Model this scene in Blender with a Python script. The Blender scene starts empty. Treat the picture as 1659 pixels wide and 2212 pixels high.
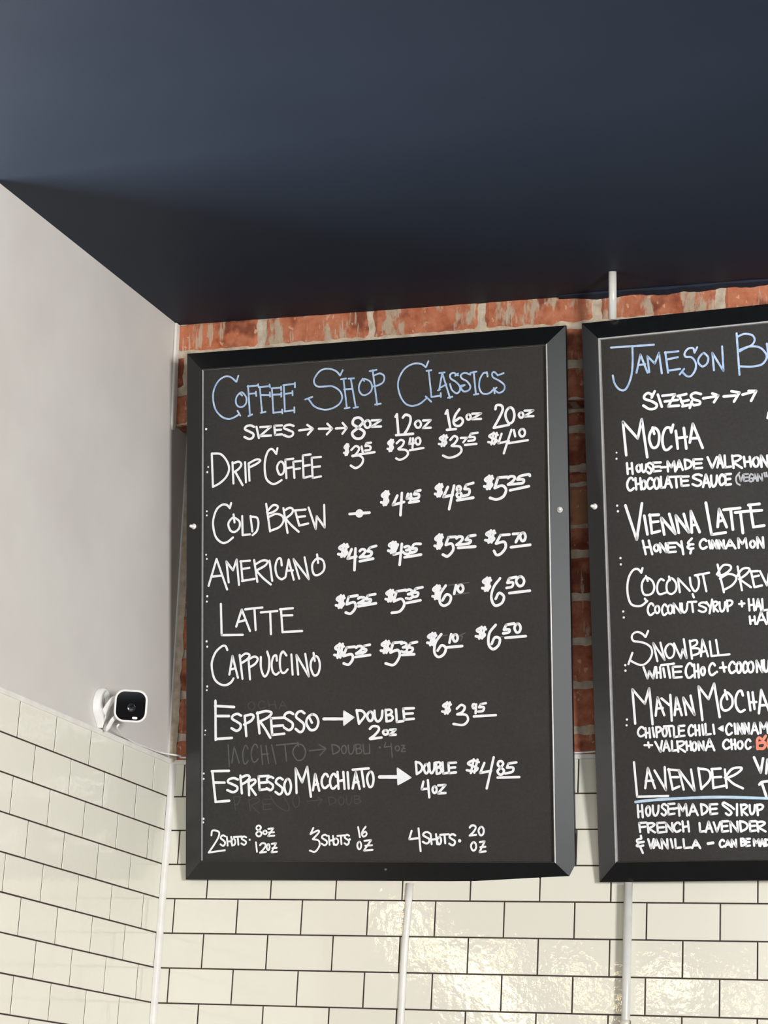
import bpy, math, random
from mathutils import Vector, Matrix, noise
random.seed(7)
S = bpy.context.scene
COL = S.collection
Z0 = 2.18            # height of the measured tile line above the floor
PX, PZ = 0.1578, 0.0782   # tile pitch

# ------------------------------------------------------------------ camera, light, exposure
def setup_camera():
    yaw, pitch, roll = 0.3668, 0.2834, -0.0528
    R = Matrix.Rotation(yaw, 3, 'Z') @ Matrix.Rotation(pitch, 3, 'X') @ Matrix.Rotation(roll, 3, 'Y')
    right, fwd, up = R.col[0], R.col[1], R.col[2]
    m = Matrix.Identity(4)
    for i in range(3):
        m[i][0] = right[i]; m[i][1] = up[i]; m[i][2] = -fwd[i]
    m[0][3], m[1][3], m[2][3] = 2.313, -4.7291, -0.5776 + Z0
    cd = bpy.data.cameras.new('camera'); cd.sensor_fit = 'HORIZONTAL'; cd.sensor_width = 36
    cd.lens = 36 * 4895.7 / 1659; cd.clip_start = 0.05
    c = bpy.data.objects.new('camera', cd); COL.objects.link(c); c.matrix_world = m
    S.camera = c
setup_camera()
S.view_settings.view_transform = 'Standard'; S.view_settings.look = 'None'
S.view_settings.exposure = 0.0; S.view_settings.gamma = 1; S.view_settings.use_curve_mapping = False
w = bpy.data.worlds.new('daylight'); S.world = w; w.use_nodes = True
w.node_tree.nodes['Background'].inputs[0].default_value = (0.75, 0.85, 1, 1)
w.node_tree.nodes['Background'].inputs[1].default_value = 1.0
S.cycles.max_bounces = 8; S.cycles.sample_clamp_indirect = 6
S.cycles.use_denoising = True

def area(name, loc, target, sx, sy, power, col=(1, 1, 1)):
    d = bpy.data.lights.new(name, 'AREA'); d.shape = 'RECTANGLE'; d.size = sx; d.size_y = sy
    d.energy = power; d.color = col
    o = bpy.data.objects.new(name, d); COL.objects.link(o); o.location = loc
    o.rotation_euler = (Vector(target) - Vector(loc)).to_track_quat('-Z', 'Y').to_euler()
    return o
# daylight through the shop windows: one in the side wall on the right, a row in the street front
area('side_window_daylight', (5.44, -5.0, 2.15), (0, -5.0, 2.15), 1.3, 1.5, 520, (1, .975, .955))
area('front_window_daylight', (3.8, -7.93, 1.75), (3.8, 0, 1.75), 2.4, 2.5, 100, (.93, .97, 1))
area('left_window_daylight', (-2.03, -1.8, 2.5), (0, -1.8, 2.5), 1.7, 1.5, 345, (.94, .97, 1))

def glint_light(loc, r, power):
    d = bpy.data.lights.new('tile_glint_light', 'POINT'); d.shadow_soft_size = r; d.energy = power; d.color = (1, .74, .36)
    o = bpy.data.objects.new('tile_glint_light', d); COL.objects.link(o); o.location = loc
# added warm point lights, out of view, placed to give the tiles golden glints
for x, z, r, p in ((-1.58, 2.80, .07, 5), (-1.50, 2.64, .05, 3.0), (-1.34, 2.60, .06, 4.0), (-1.22, 2.52, .08, 7), (-1.08, 2.43, .085, 7.5), (-.98, 2.36, .06, 4.5), (-1.04, 2.62, .04, 1.3), (-.70, 2.55, .05, 2.2), (-.62, 2.44, .04, 1.4), (-.40, 2.46, .045, 2.0), (-.20, 2.49, .085, 6.5), (.12, 2.47, .06, 1.6)):
    glint_light((x, -6.0, z), r, p * 1.1)

# ------------------------------------------------------------------ helpers
def srgb(r, g, b):
    f = lambda c: ((c / 255 + .055) / 1.055) ** 2.4 if c > 10 else c / 255 / 12.92
    return (f(r), f(g), f(b), 1)
class N:
    """small node helper"""
    def __init__(s, name):
        s.m = bpy.data.materials.new(name); s.m.use_nodes = True
        s.t = s.m.node_tree; s.b = s.t.nodes['Principled BSDF']
    def n(s, typ, **k):
        x = s.t.nodes.new(typ)
        for a, v in k.items():
            if a.startswith('i_'):
                key = a[2:]
                x.inputs[int(key) if key.isdigit() else key].default_value = v
            else: setattr(x, a, v)
        return x
    def l(s, a, b): s.t.links.new(a, b)
    def ramp(s, fac, stops):
        r = s.n('ShaderNodeValToRGB'); e = r.color_ramp.elements
        while len(e) < len(stops): e.new(0.5)
        for q, (p, c) in zip(e, stops): q.position = p; q.color = c
        s.l(fac, r.inputs[0]); return r.outputs[0]
    def noise(s, scale, detail=4, rough=.55, stretch=None):
        tc = s.n('ShaderNodeTexCoord')
        src = tc.outputs['Object']
        if stretch:
            mp = s.n('ShaderNodeMapping'); mp.inputs['Scale'].default_value = stretch
            s.l(src, mp.inputs[0]); src = mp.outputs[0]
        x = s.n('ShaderNodeTexNoise'); x.inputs['Scale'].default_value = scale
        x.inputs['Detail'].default_value = detail; x.inputs['Roughness'].default_value = rough
        s.l(src, x.inputs['Vector']); return x.outputs['Fac']
    def mix(s, fac, a, b):
        x = s.n('ShaderNodeMix', data_type='RGBA')
        if isinstance(fac, float): x.inputs[0].default_value = fac
        else: s.l(fac, x.inputs[0])
        for v, i in ((a, 6), (b, 7)):
            if isinstance(v, tuple): x.inputs[i].default_value = v
            else: s.l(v, x.inputs[i])
        return x.outputs[2]
    def bump(s, h, strength, dist):
        b = s.n('ShaderNodeBump'); b.inputs['Strength'].default_value = strength; b.inputs['Distance'].default_value = dist
        s.l(h, b.inputs['Height']); s.l(b.outputs[0], s.b.inputs['Normal'])
    def set(s, rough=.5, spec=.5, metal=0, coat=0):
        s.b.inputs['Roughness'].default_value = rough; s.b.inputs['Specular IOR Level'].default_value = spec
        s.b.inputs['Metallic'].default_value = metal; s.b.inputs['Coat Weight'].default_value = coat
        return s
    def col(s, c):
        if isinstance(c, tuple): s.b.inputs['Base Color'].default_value = c
        else: s.l(c, s.b.inputs['Base Color'])
        return s
def varied(name, c1, c2, scale, rough=.5, spec=.5, metal=0, bump=0, dist=.001, stretch=None, lo=.35, hi=.65):
    k = N(name).set(rough, spec, metal); f = k.noise(scale, 4, .55, stretch)
    k.col(k.ramp(f, [(lo, c1), (hi, c2)]))
    if bump: k.bump(f, bump, dist)
    return k.m

M = {}
M['ceiling'] = varied('navy_ceiling_paint', srgb(29, 38, 52), srgb(33, 42, 56), 2.0, .6, .22, 0, .05, .002)
M['plaster'] = varied('grey_white_wall_paint', srgb(206, 202, 197), srgb(214, 211, 205), 3.5, .55, .3, 0, .06, .002)
M['room_paint'] = varied('room_wall_paint', srgb(150, 147, 143), srgb(160, 157, 152), 2, .6, .3)
M['floor'] = varied('brown_floor', srgb(40, 38, 37), srgb(50, 47, 45), 3, .4, .5, 0, 0, .001, (1, .15, 1))
M['trim'] = varied('white_caulk', srgb(224, 221, 214), srgb(236, 234, 228), 20, .45, .4, 0, .1, .001)
M['grout'] = varied('dark_grout', srgb(58, 48, 46), srgb(74, 62, 58), 60, .9, .2, 0, .2, .001)
def tile_mat():
    k = N('white_glazed_tile').set(.035, .5)
    at = k.n('ShaderNodeAttribute', attribute_name='tint')
    base = k.mix(at.outputs['Fac'], srgb(231, 229, 215), srgb(235, 233, 219))
    k.col(base)
    f = k.noise(24, 2, .5); g = k.noise(48, 3, .55)
    ad = k.n('ShaderNodeMath', operation='MULTIPLY_ADD'); k.l(f, ad.inputs[0]); ad.inputs[1].default_value = .5; k.l(g, ad.inputs[2])
    k.bump(ad.outputs[0], .065, .004)
    return k.m
M['tile'] = tile_mat()
def brick_mat():
    k = N('old_brick').set(.85, .25)
    at = k.n('ShaderNodeAttribute', attribute_name='tint')
    base = k.ramp(at.outputs['Fac'], [(0, srgb(128, 74, 52)), (.35, srgb(158, 86, 60)), (.7, srgb(180, 104, 72)), (.9, srgb(188, 102, 62)), (.93, srgb(160, 124, 88)), (1, srgb(164, 128, 92))])
    f = k.noise(34, 6, .65)
    c = k.mix(k.ramp(f, [(.32, (0, 0, 0, 1)), (.7, (1, 1, 1, 1))]), base, srgb(198, 130, 100))
    f2 = k.noise(11, 3, .6)
    c = k.mix(k.ramp(f2, [(.54, (0, 0, 0, 1)), (.64, (.85, .85, .85, 1))]), c, srgb(116, 60, 44))
    sm = k.noise(17, 5, .6, (1.5, 1, .55))   # smeared mortar
    at2 = k.n('ShaderNodeAttribute', attribute_name='smear')
    ad = k.n('ShaderNodeMath', operation='ADD'); k.l(sm, ad.inputs[0]); k.l(at2.outputs['Fac'], ad.inputs[1])
    c = k.mix(k.ramp(ad.outputs[0], [(.60, (0, 0, 0, 1)), (.66, (.9, .9, .9, 1))]), c, srgb(184, 168, 146))
    fl = k.noise(75, 2, .5, (1, 1, .7))
    c = k.mix(k.ramp(fl, [(.66, (0, 0, 0, 1)), (.70, (.8, .8, .8, 1))]), c, srgb(214, 168, 140))
    st = k.noise(60, 3, .55, (1.6, 1, .16))
    st2 = k.noise(9, 2, .5)
    mu = k.n('ShaderNodeMath', operation='MULTIPLY'); k.l(st, mu.inputs[0]); k.l(st2, mu.inputs[1])
    c = k.mix(k.ramp(mu.outputs[0], [(.325, (0, 0, 0, 1)), (.36, (.75, .75, .75, 1))]), c, srgb(190, 174, 152))
    k.col(c); k.bump(f, .6, .005)
    return k.m
M['brick'] = brick_mat()
M['mortar'] = varied('lime_mortar', srgb(176, 160, 140), srgb(212, 198, 178), 40, .95, .15, 0, .6, .004)
M['frame'] = varied('black_satin_frame', srgb(15, 16, 18), srgb(19, 20, 22), 60, .3, .6, 0, .02, .0005)
M['lip'] = varied('grey_frame_lip', srgb(168, 168, 166), srgb(184, 184, 182), 60, .3, .5)
def slate():
    k = N('black_writing_panel').set(.5, .4)
    f = k.noise(5, 5, .6); f2 = k.noise(160, 2, .6)
    c = k.ramp(f, [(.3, srgb(40, 39, 38)), (.7, srgb(47, 46, 44))])
    c = k.mix(k.ramp(f2, [(.3, (0, 0, 0, 1)), (.8, (.25, .25, .25, 1))]), c, srgb(74, 72, 70))
    k.col(c); k.bump(f2, .05, .0003); return k.m
M['slate'] = slate()
def marker(name, c1, c2):
    return varied(name, c1, c2, 55, .6, .3, 0, 0, .001, None, .3, .7)
INK = {'w': marker('white_marker', srgb(240, 243, 248), srgb(252, 253, 253)), 'b': marker('blue_marker', srgb(146, 180, 222), srgb(200, 218, 242)),
       'l': marker('pale_blue_marker', srgb(176, 208, 236), srgb(206, 228, 244)), 'o': marker('coral_marker', srgb(250, 130, 104), srgb(252, 156, 132)),
       'g': marker('erased_marker', srgb(84, 84, 82), srgb(98, 98, 96)), 'h': marker('faint_erased_marker', srgb(66, 66, 64), srgb(74, 74, 72)),
       'v': marker('grey_marker', srgb(168, 170, 176), srgb(196, 198, 202))}
M['white_plastic'] = varied('white_plastic', srgb(236, 235, 232), srgb(242, 241, 238), 30, .3, .5)
M['raceway'] = varied('raceway_plastic', srgb(226, 224, 218), srgb(236, 234, 228), 20, .4, .5)
M['cover'] = varied('corner_cover_plastic', srgb(222, 219, 210), srgb(230, 227, 219), 20, .5, .4)
M['conduit'] = varied('painted_conduit', srgb(208, 208, 202), srgb(220, 220, 214), 25, .25, .6, 0)
M['chipped'] = varied('chipped_fitting', srgb(120, 116, 96), srgb(226, 222, 208), 60, .4, .5, .2, .3, .002, None, .42, .5)
M['black_glass'] = varied('black_glass', srgb(3, 4, 6), srgb(5, 6, 8), 10, .05, .15)
M['lens'] = varied('lens_ring', srgb(14, 15, 17), srgb(20, 21, 23), 10, .15, .5)
M['screw'] = varied('grey_screw', srgb(96, 98, 102), srgb(120, 122, 126), 80, .4, .5, .6)
M['window_frame'] = varied('window_frame_paint', srgb(40, 42, 46), srgb(50, 52, 56), 10, .4, .5)
M['warm_bulb'] = None

def mesh(name, verts, faces, mat, parent=None, smooth=False, attrs=None):
    me = bpy.data.meshes.new(name); me.from_pydata([tuple(v) for v in verts], [], faces); me.update()
    for m_ in (mat if isinstance(mat, list) else [mat]): me.materials.append(m_)
    if smooth: me.polygons.foreach_set('use_smooth', [True] * len(me.polygons))
    for an, vals in (attrs or {}).items():
        a = me.attributes.new(an, 'FLOAT', 'POINT'); a.data.foreach_set('value', vals)
    o = bpy.data.objects.new(name, me); COL.objects.link(o)
    if parent: o.parent = parent
    return o
def tag(o, label=None, cat=None, group=None, kind=None):
    for k, v in (('label', label), ('category', cat), ('group', group), ('kind', kind)):
        if v: o[k] = v
    return o
def empty(name, loc, label, cat, group=None, mat=None):
    o = bpy.data.objects.new(name, None); COL.objects.link(o); o.empty_display_size = .05
    if mat is not None: o.matrix_world = mat
    else: o.location = loc
    return tag(o, label, cat, group)
class MB:
    def __init__(s): s.v = []; s.f = []; s.a = {}
    def add(s, vs, fs, **at):
        b = len(s.v); s.v += [Vector(v) for v in vs]; s.f += [tuple(i + b for i in f) for f in fs]
        for k, val in at.items(): s.a.setdefault(k, []); s.a[k] += [val] * len(vs)
    def box(s, a, b, **at):
        x0, y0, z0 = a; x1, y1, z1 = b
        s.add([(x0, y0, z0), (x1, y0, z0), (x1, y1, z0), (x0, y1, z0), (x0, y0, z1), (x1, y0, z1), (x1, y1, z1), (x0, y1, z1)],
              [(0, 3, 2, 1), (4, 5, 6, 7), (0, 1, 5, 4), (1, 2, 6, 5), (2, 3, 7, 6), (3, 0, 4, 7)], **at)
    def tube(s, pts, r, n=12, cap=True):
        pts = [Vector(p) for p in pts]; rs = r if isinstance(r, (list, tuple)) else [r] * len(pts)
        vs = []; fs = []; up = Vector((0.3, 0.2, 0.93))
        for i, p in enumerate(pts):
            t = (pts[min(i + 1, len(pts) - 1)] - pts[max(i - 1, 0)]).normalized()
            if i == 0 or abs(t.dot(nx)) > .95:
                nx = t.cross(up if abs(t.dot(up)) < .95 else Vector((1, 0, 0))).normalized()
            nx = (nx - t * nx.dot(t)).normalized()
            ny = t.cross(nx)
            for k in range(n):
                a = 2 * math.pi * k / n; vs.append(p + (nx * math.cos(a) + ny * math.sin(a)) * rs[i])
        for i in range(len(pts) - 1):
            for k in range(n):
                fs.append((i * n + k, i * n + (k + 1) % n, (i + 1) * n + (k + 1) % n, (i + 1) * n + k))
        if cap:
            fs.append(tuple(range(n - 1, -1, -1))); e = (len(pts) - 1) * n; fs.append(tuple(e + k for k in range(n)))
        s.add(vs, fs)
    def build(s, name, mat, parent=None, smooth=False, shift=(0, 0, 0)):
        sh = Vector(shift)
        return mesh(name, [v - sh for v in s.v], s.f, mat, parent, smooth, s.a)
def bevel(o, w, seg=2):
    m = o.modifiers.new('bevel', 'BEVEL'); m.width = w; m.segments = seg; m.limit_method = 'ANGLE'; m.angle_limit = math.radians(40)
def spline(pts, per=8, closed=False):
    """Catmull-Rom through points (any dimension)"""
    n = len(pts); out = []
    P = [Vector(p) for p in pts]
    for i in range(n - 1):
        p0 = P[i - 1] if i > 0 else (P[-2] if closed else P[0] * 2 - P[1])
        p1, p2 = P[i], P[i + 1]
        p3 = P[i + 2] if i + 2 < n else (P[1] if closed else P[-1] * 2 - P[-2])
        for k in range(per):
            t = k / per
            out.append(.5 * ((2 * p1) + (p2 - p0) * t + (2 * p0 - 5 * p1 + 4 * p2 - p3) * t * t + (3 * p1 - p0 - 3 * p2 + p3) * t ** 3))
    out.append(P[-1]); return out
def Z(z): return z + Z0

# ------------------------------------------------------------------ room shell
def ceil_z(x, y): return Z(1.3565 + .0145 * max(y, -1.2) - .007 * max(0, min(x, 2.5)))
def shell():
    # ceiling as one slab following the slight slope
    xs = [-2.2, 0, 2.5, 5.6]; ys = [-8.1, -1.2, 0.15]
    v = []; f = []
    for y in ys:
        for x in xs: v.append((x, y, ceil_z(x, y)))
    n = len(xs)
    for j in range(len(ys) - 1):
        for i in range(n - 1): f.append((j * n + i, (j + 1) * n + i, (j + 1) * n + i + 1, j * n + i + 1))
    k = len(v); v += [(x, y, z + .2) for x, y, z in v]
    f += [tuple(k + q for q in reversed(p)) for p in f[:]]
    m = len(ys)
    per = [i for i in range(n)] + [j * n + n - 1 for j in range(1, m)] + [(m - 1) * n + i for i in range(n - 2, -1, -1)] + [j * n for j in range(m - 2, 0, -1)]
    for a, b in zip(per, per[1:] + per[:1]): f.append((a, b, b + k, a + k))
    tag(mesh('ceiling', v, f, M['ceiling']), 'dark navy painted ceiling', None, None, 'structure')
    b = MB(); b.box((-2.2, -8.1, -.1), (5.6, .3, 0)); tag(b.build('floor', M['floor']), None, None, None, 'structure')
    b = MB(); b.box((5.5, -8.1, 0), (5.6, .3, Z(1.60))); tag(b.build('wall_right', M['room_paint']), None, None, None, 'structure')
    b = MB(); b.box((-2.2, -8.1, 0), (5.6, -8.0, Z(1.60))); tag(b.build('wall_front', M['room_paint']), None, None, None, 'structure')
    b = MB(); b.box((-2.2, -8.1, 0), (-2.1, .3, Z(1.60))); tag(b.build('wall_side', M['room_paint']), None, None, None, 'structure')
    # window frames round the daylight openings
    def wframe(name, c, du, dw, w_, h_):
        b = MB(); c = Vector(c); du = Vector(du); dw = Vector(dw); up = Vector((0, 0, 1))
        def bar(u0, u1, z0, z1):
            p = [c + du * u + up * z + dw * d for d in (0, .06) for u, z in ((u0, z0), (u1, z0), (u1, z1), (u0, z1))]
            b.add(p, [(0, 1, 2, 3), (7, 6, 5, 4), (0, 4, 5, 1), (1, 5, 6, 2), (2, 6, 7, 3), (3, 7, 4, 0)])
        W_, H_ = w_ / 2, h_ / 2
        bar(-W_ - .07, W_ + .07, H_, H_ + .07); bar(-W_ - .07, W_ + .07, -H_ - .07, -H_); bar(-W_ - .07, -W_, -H_, H_); bar(W_, W_ + .07, -H_, H_)
        tag(b.build(name, M['window_frame']), None, None, None, 'structure')
    wframe('window_1', (5.5, -5.0, 2.15), (0, 1, 0), (-1, 0, 0), 1.3, 1.5)
    wframe('window_2', (3.8, -8, 1.75), (1, 0, 0), (0, 1, 0), 2.4, 2.5)
    wframe('window_3', (-2.1, -1.8, 2.5), (0, 1, 0), (1, 0, 0), 1.7, 1.5)
shell()

# ---- tiles: every tile a bevelled slab with its own tiny tilt, one mesh per wall
GAP = .0030
def tile_patch(b, o, u, v, n, w_, h_):
    """one bevelled tile: o corner, u/v in-plane unit vectors, n outward; glazed face lies on plane n=0"""
    e = .0009
    tx, ty = random.gauss(0, .0016), random.gauss(0, .0016)
    t = random.random()
    pts = []
    for (a, c, d) in ((0, 0, -.007), (w_, 0, -.007), (w_, h_, -.007), (0, h_, -.007),
                      (0, 0, -e), (w_, 0, -e), (w_, h_, -e), (0, h_, -e),
                      (e, e, 0), (w_ - e, e, 0), (w_ - e, h_ - e, 0), (e, h_ - e, 0)):
        dd = d + (a - w_ / 2) * tx + (c - h_ / 2) * ty
        pts.append(o + u * a + v * c + n * dd)
    f = [(8, 9, 10, 11)]
    for k in range(4):
        j = (k + 1) % 4
        f.append((4 + k, 4 + j, 8 + j, 8 + k)); f.append((k, j, 4 + j, 4 + k))
    b.add(pts, f, tint=t)
ROWS = range(-8, 4)
def tiles_back(parent):
    b = MB(); u = Vector((1, 0, 0)); v = Vector((0, 0, 1)); n = Vector((0, -1, 0))
    for r in ROWS:
        ph = .034 + (0 if r % 2 else .5) * PX
        k0 = -1
        for k in range(-1, 17):
            x0 = max(ph + k * PX, .002); x1 = ph + (k + 1) * PX
            if x1 < .012: continue
            tile_patch(b, Vector((x0 + GAP / 2, 0, Z(r * PZ) + GAP / 2)), u, v, n, x1 - x0 - GAP, PZ - GAP)
    return b.build('tiling', M['tile'], parent)
def tiles_left(parent):
    b = MB(); u = Vector((0, -1, 0)); v = Vector((0, 0, 1)); n = Vector((1, 0, 0))
    for r in ROWS:
        ph = .0106 if r % 2 == 0 else .0895
        for k in range(-1, 7):
            a0 = max(ph + k * PX, .002); a1 = min(ph + (k + 1) * PX, 1.010)
            if a1 < .012 or a1 - a0 < .02: continue
            b_o = Vector((0, -a0 - GAP / 2, Z(r * PZ) + GAP / 2))
            tile_patch(b, b_o, u, v, n, a1 - a0 - GAP, PZ - GAP)
    return b.build('tiling', M['tile'], parent)

# ---- brickwork
CORB0, CORB1 = 1.1053, 1.352
def corbel_y(x, z): return -.088 - (z - 1.1) * .10 - .022 * max(0, 1 - x / 1.2)
def lower_y(x, z): return -.001 - (z - .31) * .042
def brick(b, x0, x1, z0, z1, yf, tint, smear, jit=.0018, depth=.05):
    """rounded, chipped brick facing -y; front is a grid pushed about by noise"""
    nx, nz = max(4, int((x1 - x0) / .012)), max(4, int((z1 - z0) / .010))
    seed = random.random() * 50
    vs = []; fs = []
    for j in range(nz + 1):
        for i in range(nx + 1):
            a, c = i / nx, j / nz
            x = x0 + (x1 - x0) * a; z = z0 + (z1 - z0) * c
            edge = min(min(a, 1 - a) * (x1 - x0), min(c, 1 - c) * (z1 - z0))
            rnd = max(0, .006 - edge) / .006
            q = Vector((x * 40 + seed, seed, z * 40))
            d = noise.noise(q) * jit + noise.noise(q * 3) * jit * .5
            ex = noise.noise(Vector((seed, z * 60, 3))) * .0025 if i in (0, nx) else 0
            ez = noise.noise(Vector((x * 45, seed, 7))) * .0025 if j in (0, nz) else 0
            vs.append((x + ex, yf(x, z) + .0045 * rnd * rnd + d, Z(z + ez)))
    W_ = nx + 1
    for j in range(nz):
        for i in range(nx): fs.append((j * W_ + i, j * W_ + i + 1, (j + 1) * W_ + i + 1, (j + 1) * W_ + i))
    per = [i for i in range(W_)] + [j * W_ + nx for j in range(1, nz + 1)] + [nz * W_ + i for i in range(nx - 1, -1, -1)] + [j * W_ for j in range(nz - 1, 0, -1)]
    k = len(vs)
    for p in per: vs.append((vs[p][0], vs[p][1] + depth, vs[p][2]))
    m = len(per)
    for i in range(m):
        j = (i + 1) % m; fs.append((per[j], per[i], k + i, k + j))
    b.add(vs, fs, tint=tint, smear=smear)
def brickwork():
    root = empty('wall_back', (0, 0, 0), None, None); root['kind'] = 'structure'
    b = MB(); b.box((-2.2, .075, 0), (5.6, .3, Z(1.60))); b.build('masonry_core', M['mortar'], root)
    # mortar beds a few mm behind the brick faces
    b = MB()
    def bed(z0, z1, yf, off, xa=-.10, xb=2.6):
        nz = 6; nx = 130; vs = []; fs = []
        for j in range(nz + 1):
            for i in range(nx + 1):
                x = xa + (xb - xa) * i / nx; z = z0 + (z1 - z0) * j / nz
                q = Vector((x * 60, 1, z * 60))
                vs.append((x, yf(x, z) + off + noise.noise(q) * .002, Z(z)))
        for j in range(nz):
            for i in range(nx): fs.append((j * (nx + 1) + i, j * (nx + 1) + i + 1, (j + 1) * (nx + 1) + i + 1, (j + 1) * (nx + 1) + i))
        b.add(vs, fs)
    bed(CORB0 + .004, 1.362, corbel_y, .0025); bed(.30, CORB0 + .02, lower_y, .004)
    vs = [(-.1, -.08, Z(CORB0 + .003)), (2.6, -.08, Z(CORB0 + .003)), (2.6, .08, Z(CORB0 + .003)), (-.1, .08, Z(CORB0 + .003))]
    b.add(vs, [(0, 1, 2, 3)])
    vs = []; fs = []
    for i in range(40):
        z = .315 + (1.10 - .315) * i / 39
        wd = .012 + .006 * noise.noise(Vector((z * 30, 2, 2)))
        for a in (0, .5, 1): vs.append((-.008 + (wd + .008) * a, lower_y(0, z) - .0045 * (1 - a * a * .8), Z(z)))
    for i in range(39):
        for a in (0, 1): fs.append((i * 3 + a, i * 3 + a + 1, i * 3 + a + 4, i * 3 + a + 3))
    b.add(vs, fs)
    b.build('mortar', M['mortar'], root)
    b = MB()
    # projecting band under the ceiling
    j0 = [-.038, .207, .452, .697, .942 + .05, 1.300, 1.56, 1.80, 2.05, 2.30]
    top = [(-.09, .2045, .86, -.16), (.2145, .4825, .66, .03), (.4895, .7505, .55, .07), (.7605, 1.0205, .58, .09), (1.0325, 1.3005, .45, .07), (1.3125, 1.56, .62, .03), (1.571, 1.83, .4, 0), (1.841, 2.1, .6, 0), (2.111, 2.4, .5, 0)]
    for x0, x1, t, sm in top: brick(b, x0, x1, 1.2855, 1.3600, corbel_y, t, sm)
    for x0 in range(0, 10):
        a = -.09 + .12 + (x0 - 1) * .255
        brick(b, a, a + .241, 1.196, 1.277, corbel_y, random.uniform(.1, .5), random.uniform(-.1, .02))
        a = -.09 + (x0 - 1) * .255 + .135
        brick(b, a, a + .241, CORB0 + .002, 1.185, corbel_y, random.uniform(.05, .4), random.uniform(-.1, .0))
    # recessed wall below
    zs = [.306, .374, .4735, .572, .671, .770, .834, .931, .968, 1.062, 1.16]
    for k in range(len(zs) - 1):
        m0 = .0035 if abs(zs[k] - .834) < .001 or abs(zs[k] - .931) < .001 else .008
        m1 = .0035 if abs(zs[k + 1] - .834) < .001 or abs(zs[k + 1] - .931) < .001 else .008
        off = (.10 if k % 2 else -.09)
        for i in range(-1, 11):
            a = -.05 + off + i * .252
            if a + .238 < -.05: continue
            t = .96 if (zs[k] == .834 and a < .98 < a + .24) else random.uniform(.0, .45)
            z1 = min(zs[k + 1] - m1, 1.10)
            if z1 - zs[k] < .02: continue
            brick(b, a, a + .238, zs[k] + m0, z1, lower_y, t, random.uniform(-.14, .0))
    b.build('brickwork', M['brick'], root)
    # ragged edge of ceiling paint and plaster over the last bricks
    vs = []; fs = []; nn = 90
    for i in range(nn):
        x = .94 + .50 * i / (nn - 1); e = min(1, i / 14, (nn - 1 - i) / 10)
        dz = (.0045 + .008 * e * (.55 + .9 * noise.noise(Vector((x * 14, 4, 4))) + .35 * noise.noise(Vector((x * 60, 1, 9)))))
        zc = ceil_z(x, -.13) + .004; yb = corbel_y(x, 1.34) + .012
        for yy, zz in ((yb, zc), (yb - .026 - .006 * e, zc), (yb - .024 - .005 * e, zc - .004 - dz * .5), (yb - .014, zc - .004 - dz), (yb, zc - .004 - dz)): vs.append((x, yy, zz))
    for i in range(nn - 1):
        for k in range(4): fs.append((i * 5 + k, i * 5 + k + 1, i * 5 + k + 6, i * 5 + k + 5))
    mesh('paint_edge', vs, fs, M['ceiling'], root)
    # tiles and grout
    b = MB(); b.box((0, .0009, Z(-.66)), (2.6, .02, Z(.3128))); b.build('grout', M['grout'], root)
    tiles_back(root)
    return root
brickwork()
def left_wall():
    root = empty('wall_left', (0, 0, 0), None, None); root['kind'] = 'structure'
    b = MB(); b.box((-.128, -1.012, Z(.3128)), (-.008, .08, Z(1.36))); o = b.build('plaster', M['plaster'], root)
    b = MB(); b.box((-.128, -1.012, 0), (-.02, .08, Z(.3128))); b.build('lower_wall', M['plaster'], root)
    b = MB(); b.box((-.02, -1.010, Z(-.66)), (-.0009, 0, Z(.3128))); b.build('grout', M['grout'], root)
    tiles_left(root)
    return root
left_wall()
def trims():
    b = MB(); b.box((-.008, -1.011, Z(.3095)), (.0026, .0, Z(.3225)))
    o = b.build('trim_1', M['trim']); bevel(o, .0025); tag(o, None, None, None, 'structure')
    b = MB(); b.box((.0, -.0035, Z(.3095)), (2.6, .02, Z(.3205)))
    o = b.build('trim_2', M['trim']); bevel(o, .002); tag(o, None, None, None, 'structure')
    # concave caulk in the tile corner
    b = MB(); r = .012; vs = []; fs = []; zz = [-.66, .3225]; n = 6
    for z in zz:
        for k in range(n + 1):
            a = math.pi / 2 * k / n
            vs.append((r - r * math.cos(a) + .0004, -r + r * math.sin(a) - .0004, Z(z)))
        vs.append((.0, .0, Z(z)))
    m = n + 2
    for k in range(m): j = (k + 1) % m; fs.append((k, j, m + j, m + k))
    fs += [tuple(range(m - 1, -1, -1)), tuple(range(m, 2 * m))]
    b.add(vs, fs); tag(b.build('trim_3', M['trim']), None, None, None, 'structure')
    b = MB(); b.tube([(-.0070, lower_y(0, z) - .0040, Z(z)) for z in (.322, .6, .9, 1.104)], .0026, 8)
    tag(b.build('trim_5', M['trim'], None, True), None, None, None, 'structure')
    # metal corner bead at the free end of the left wall
    b = MB(); b.tube([(-.010, -1.012, Z(.33)), (-.010, -1.012, Z(1.34))], .005, 10)
    tag(b.build('trim_4', M['plaster'], None, True), None, None, None, 'structure')
trims()

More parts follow.
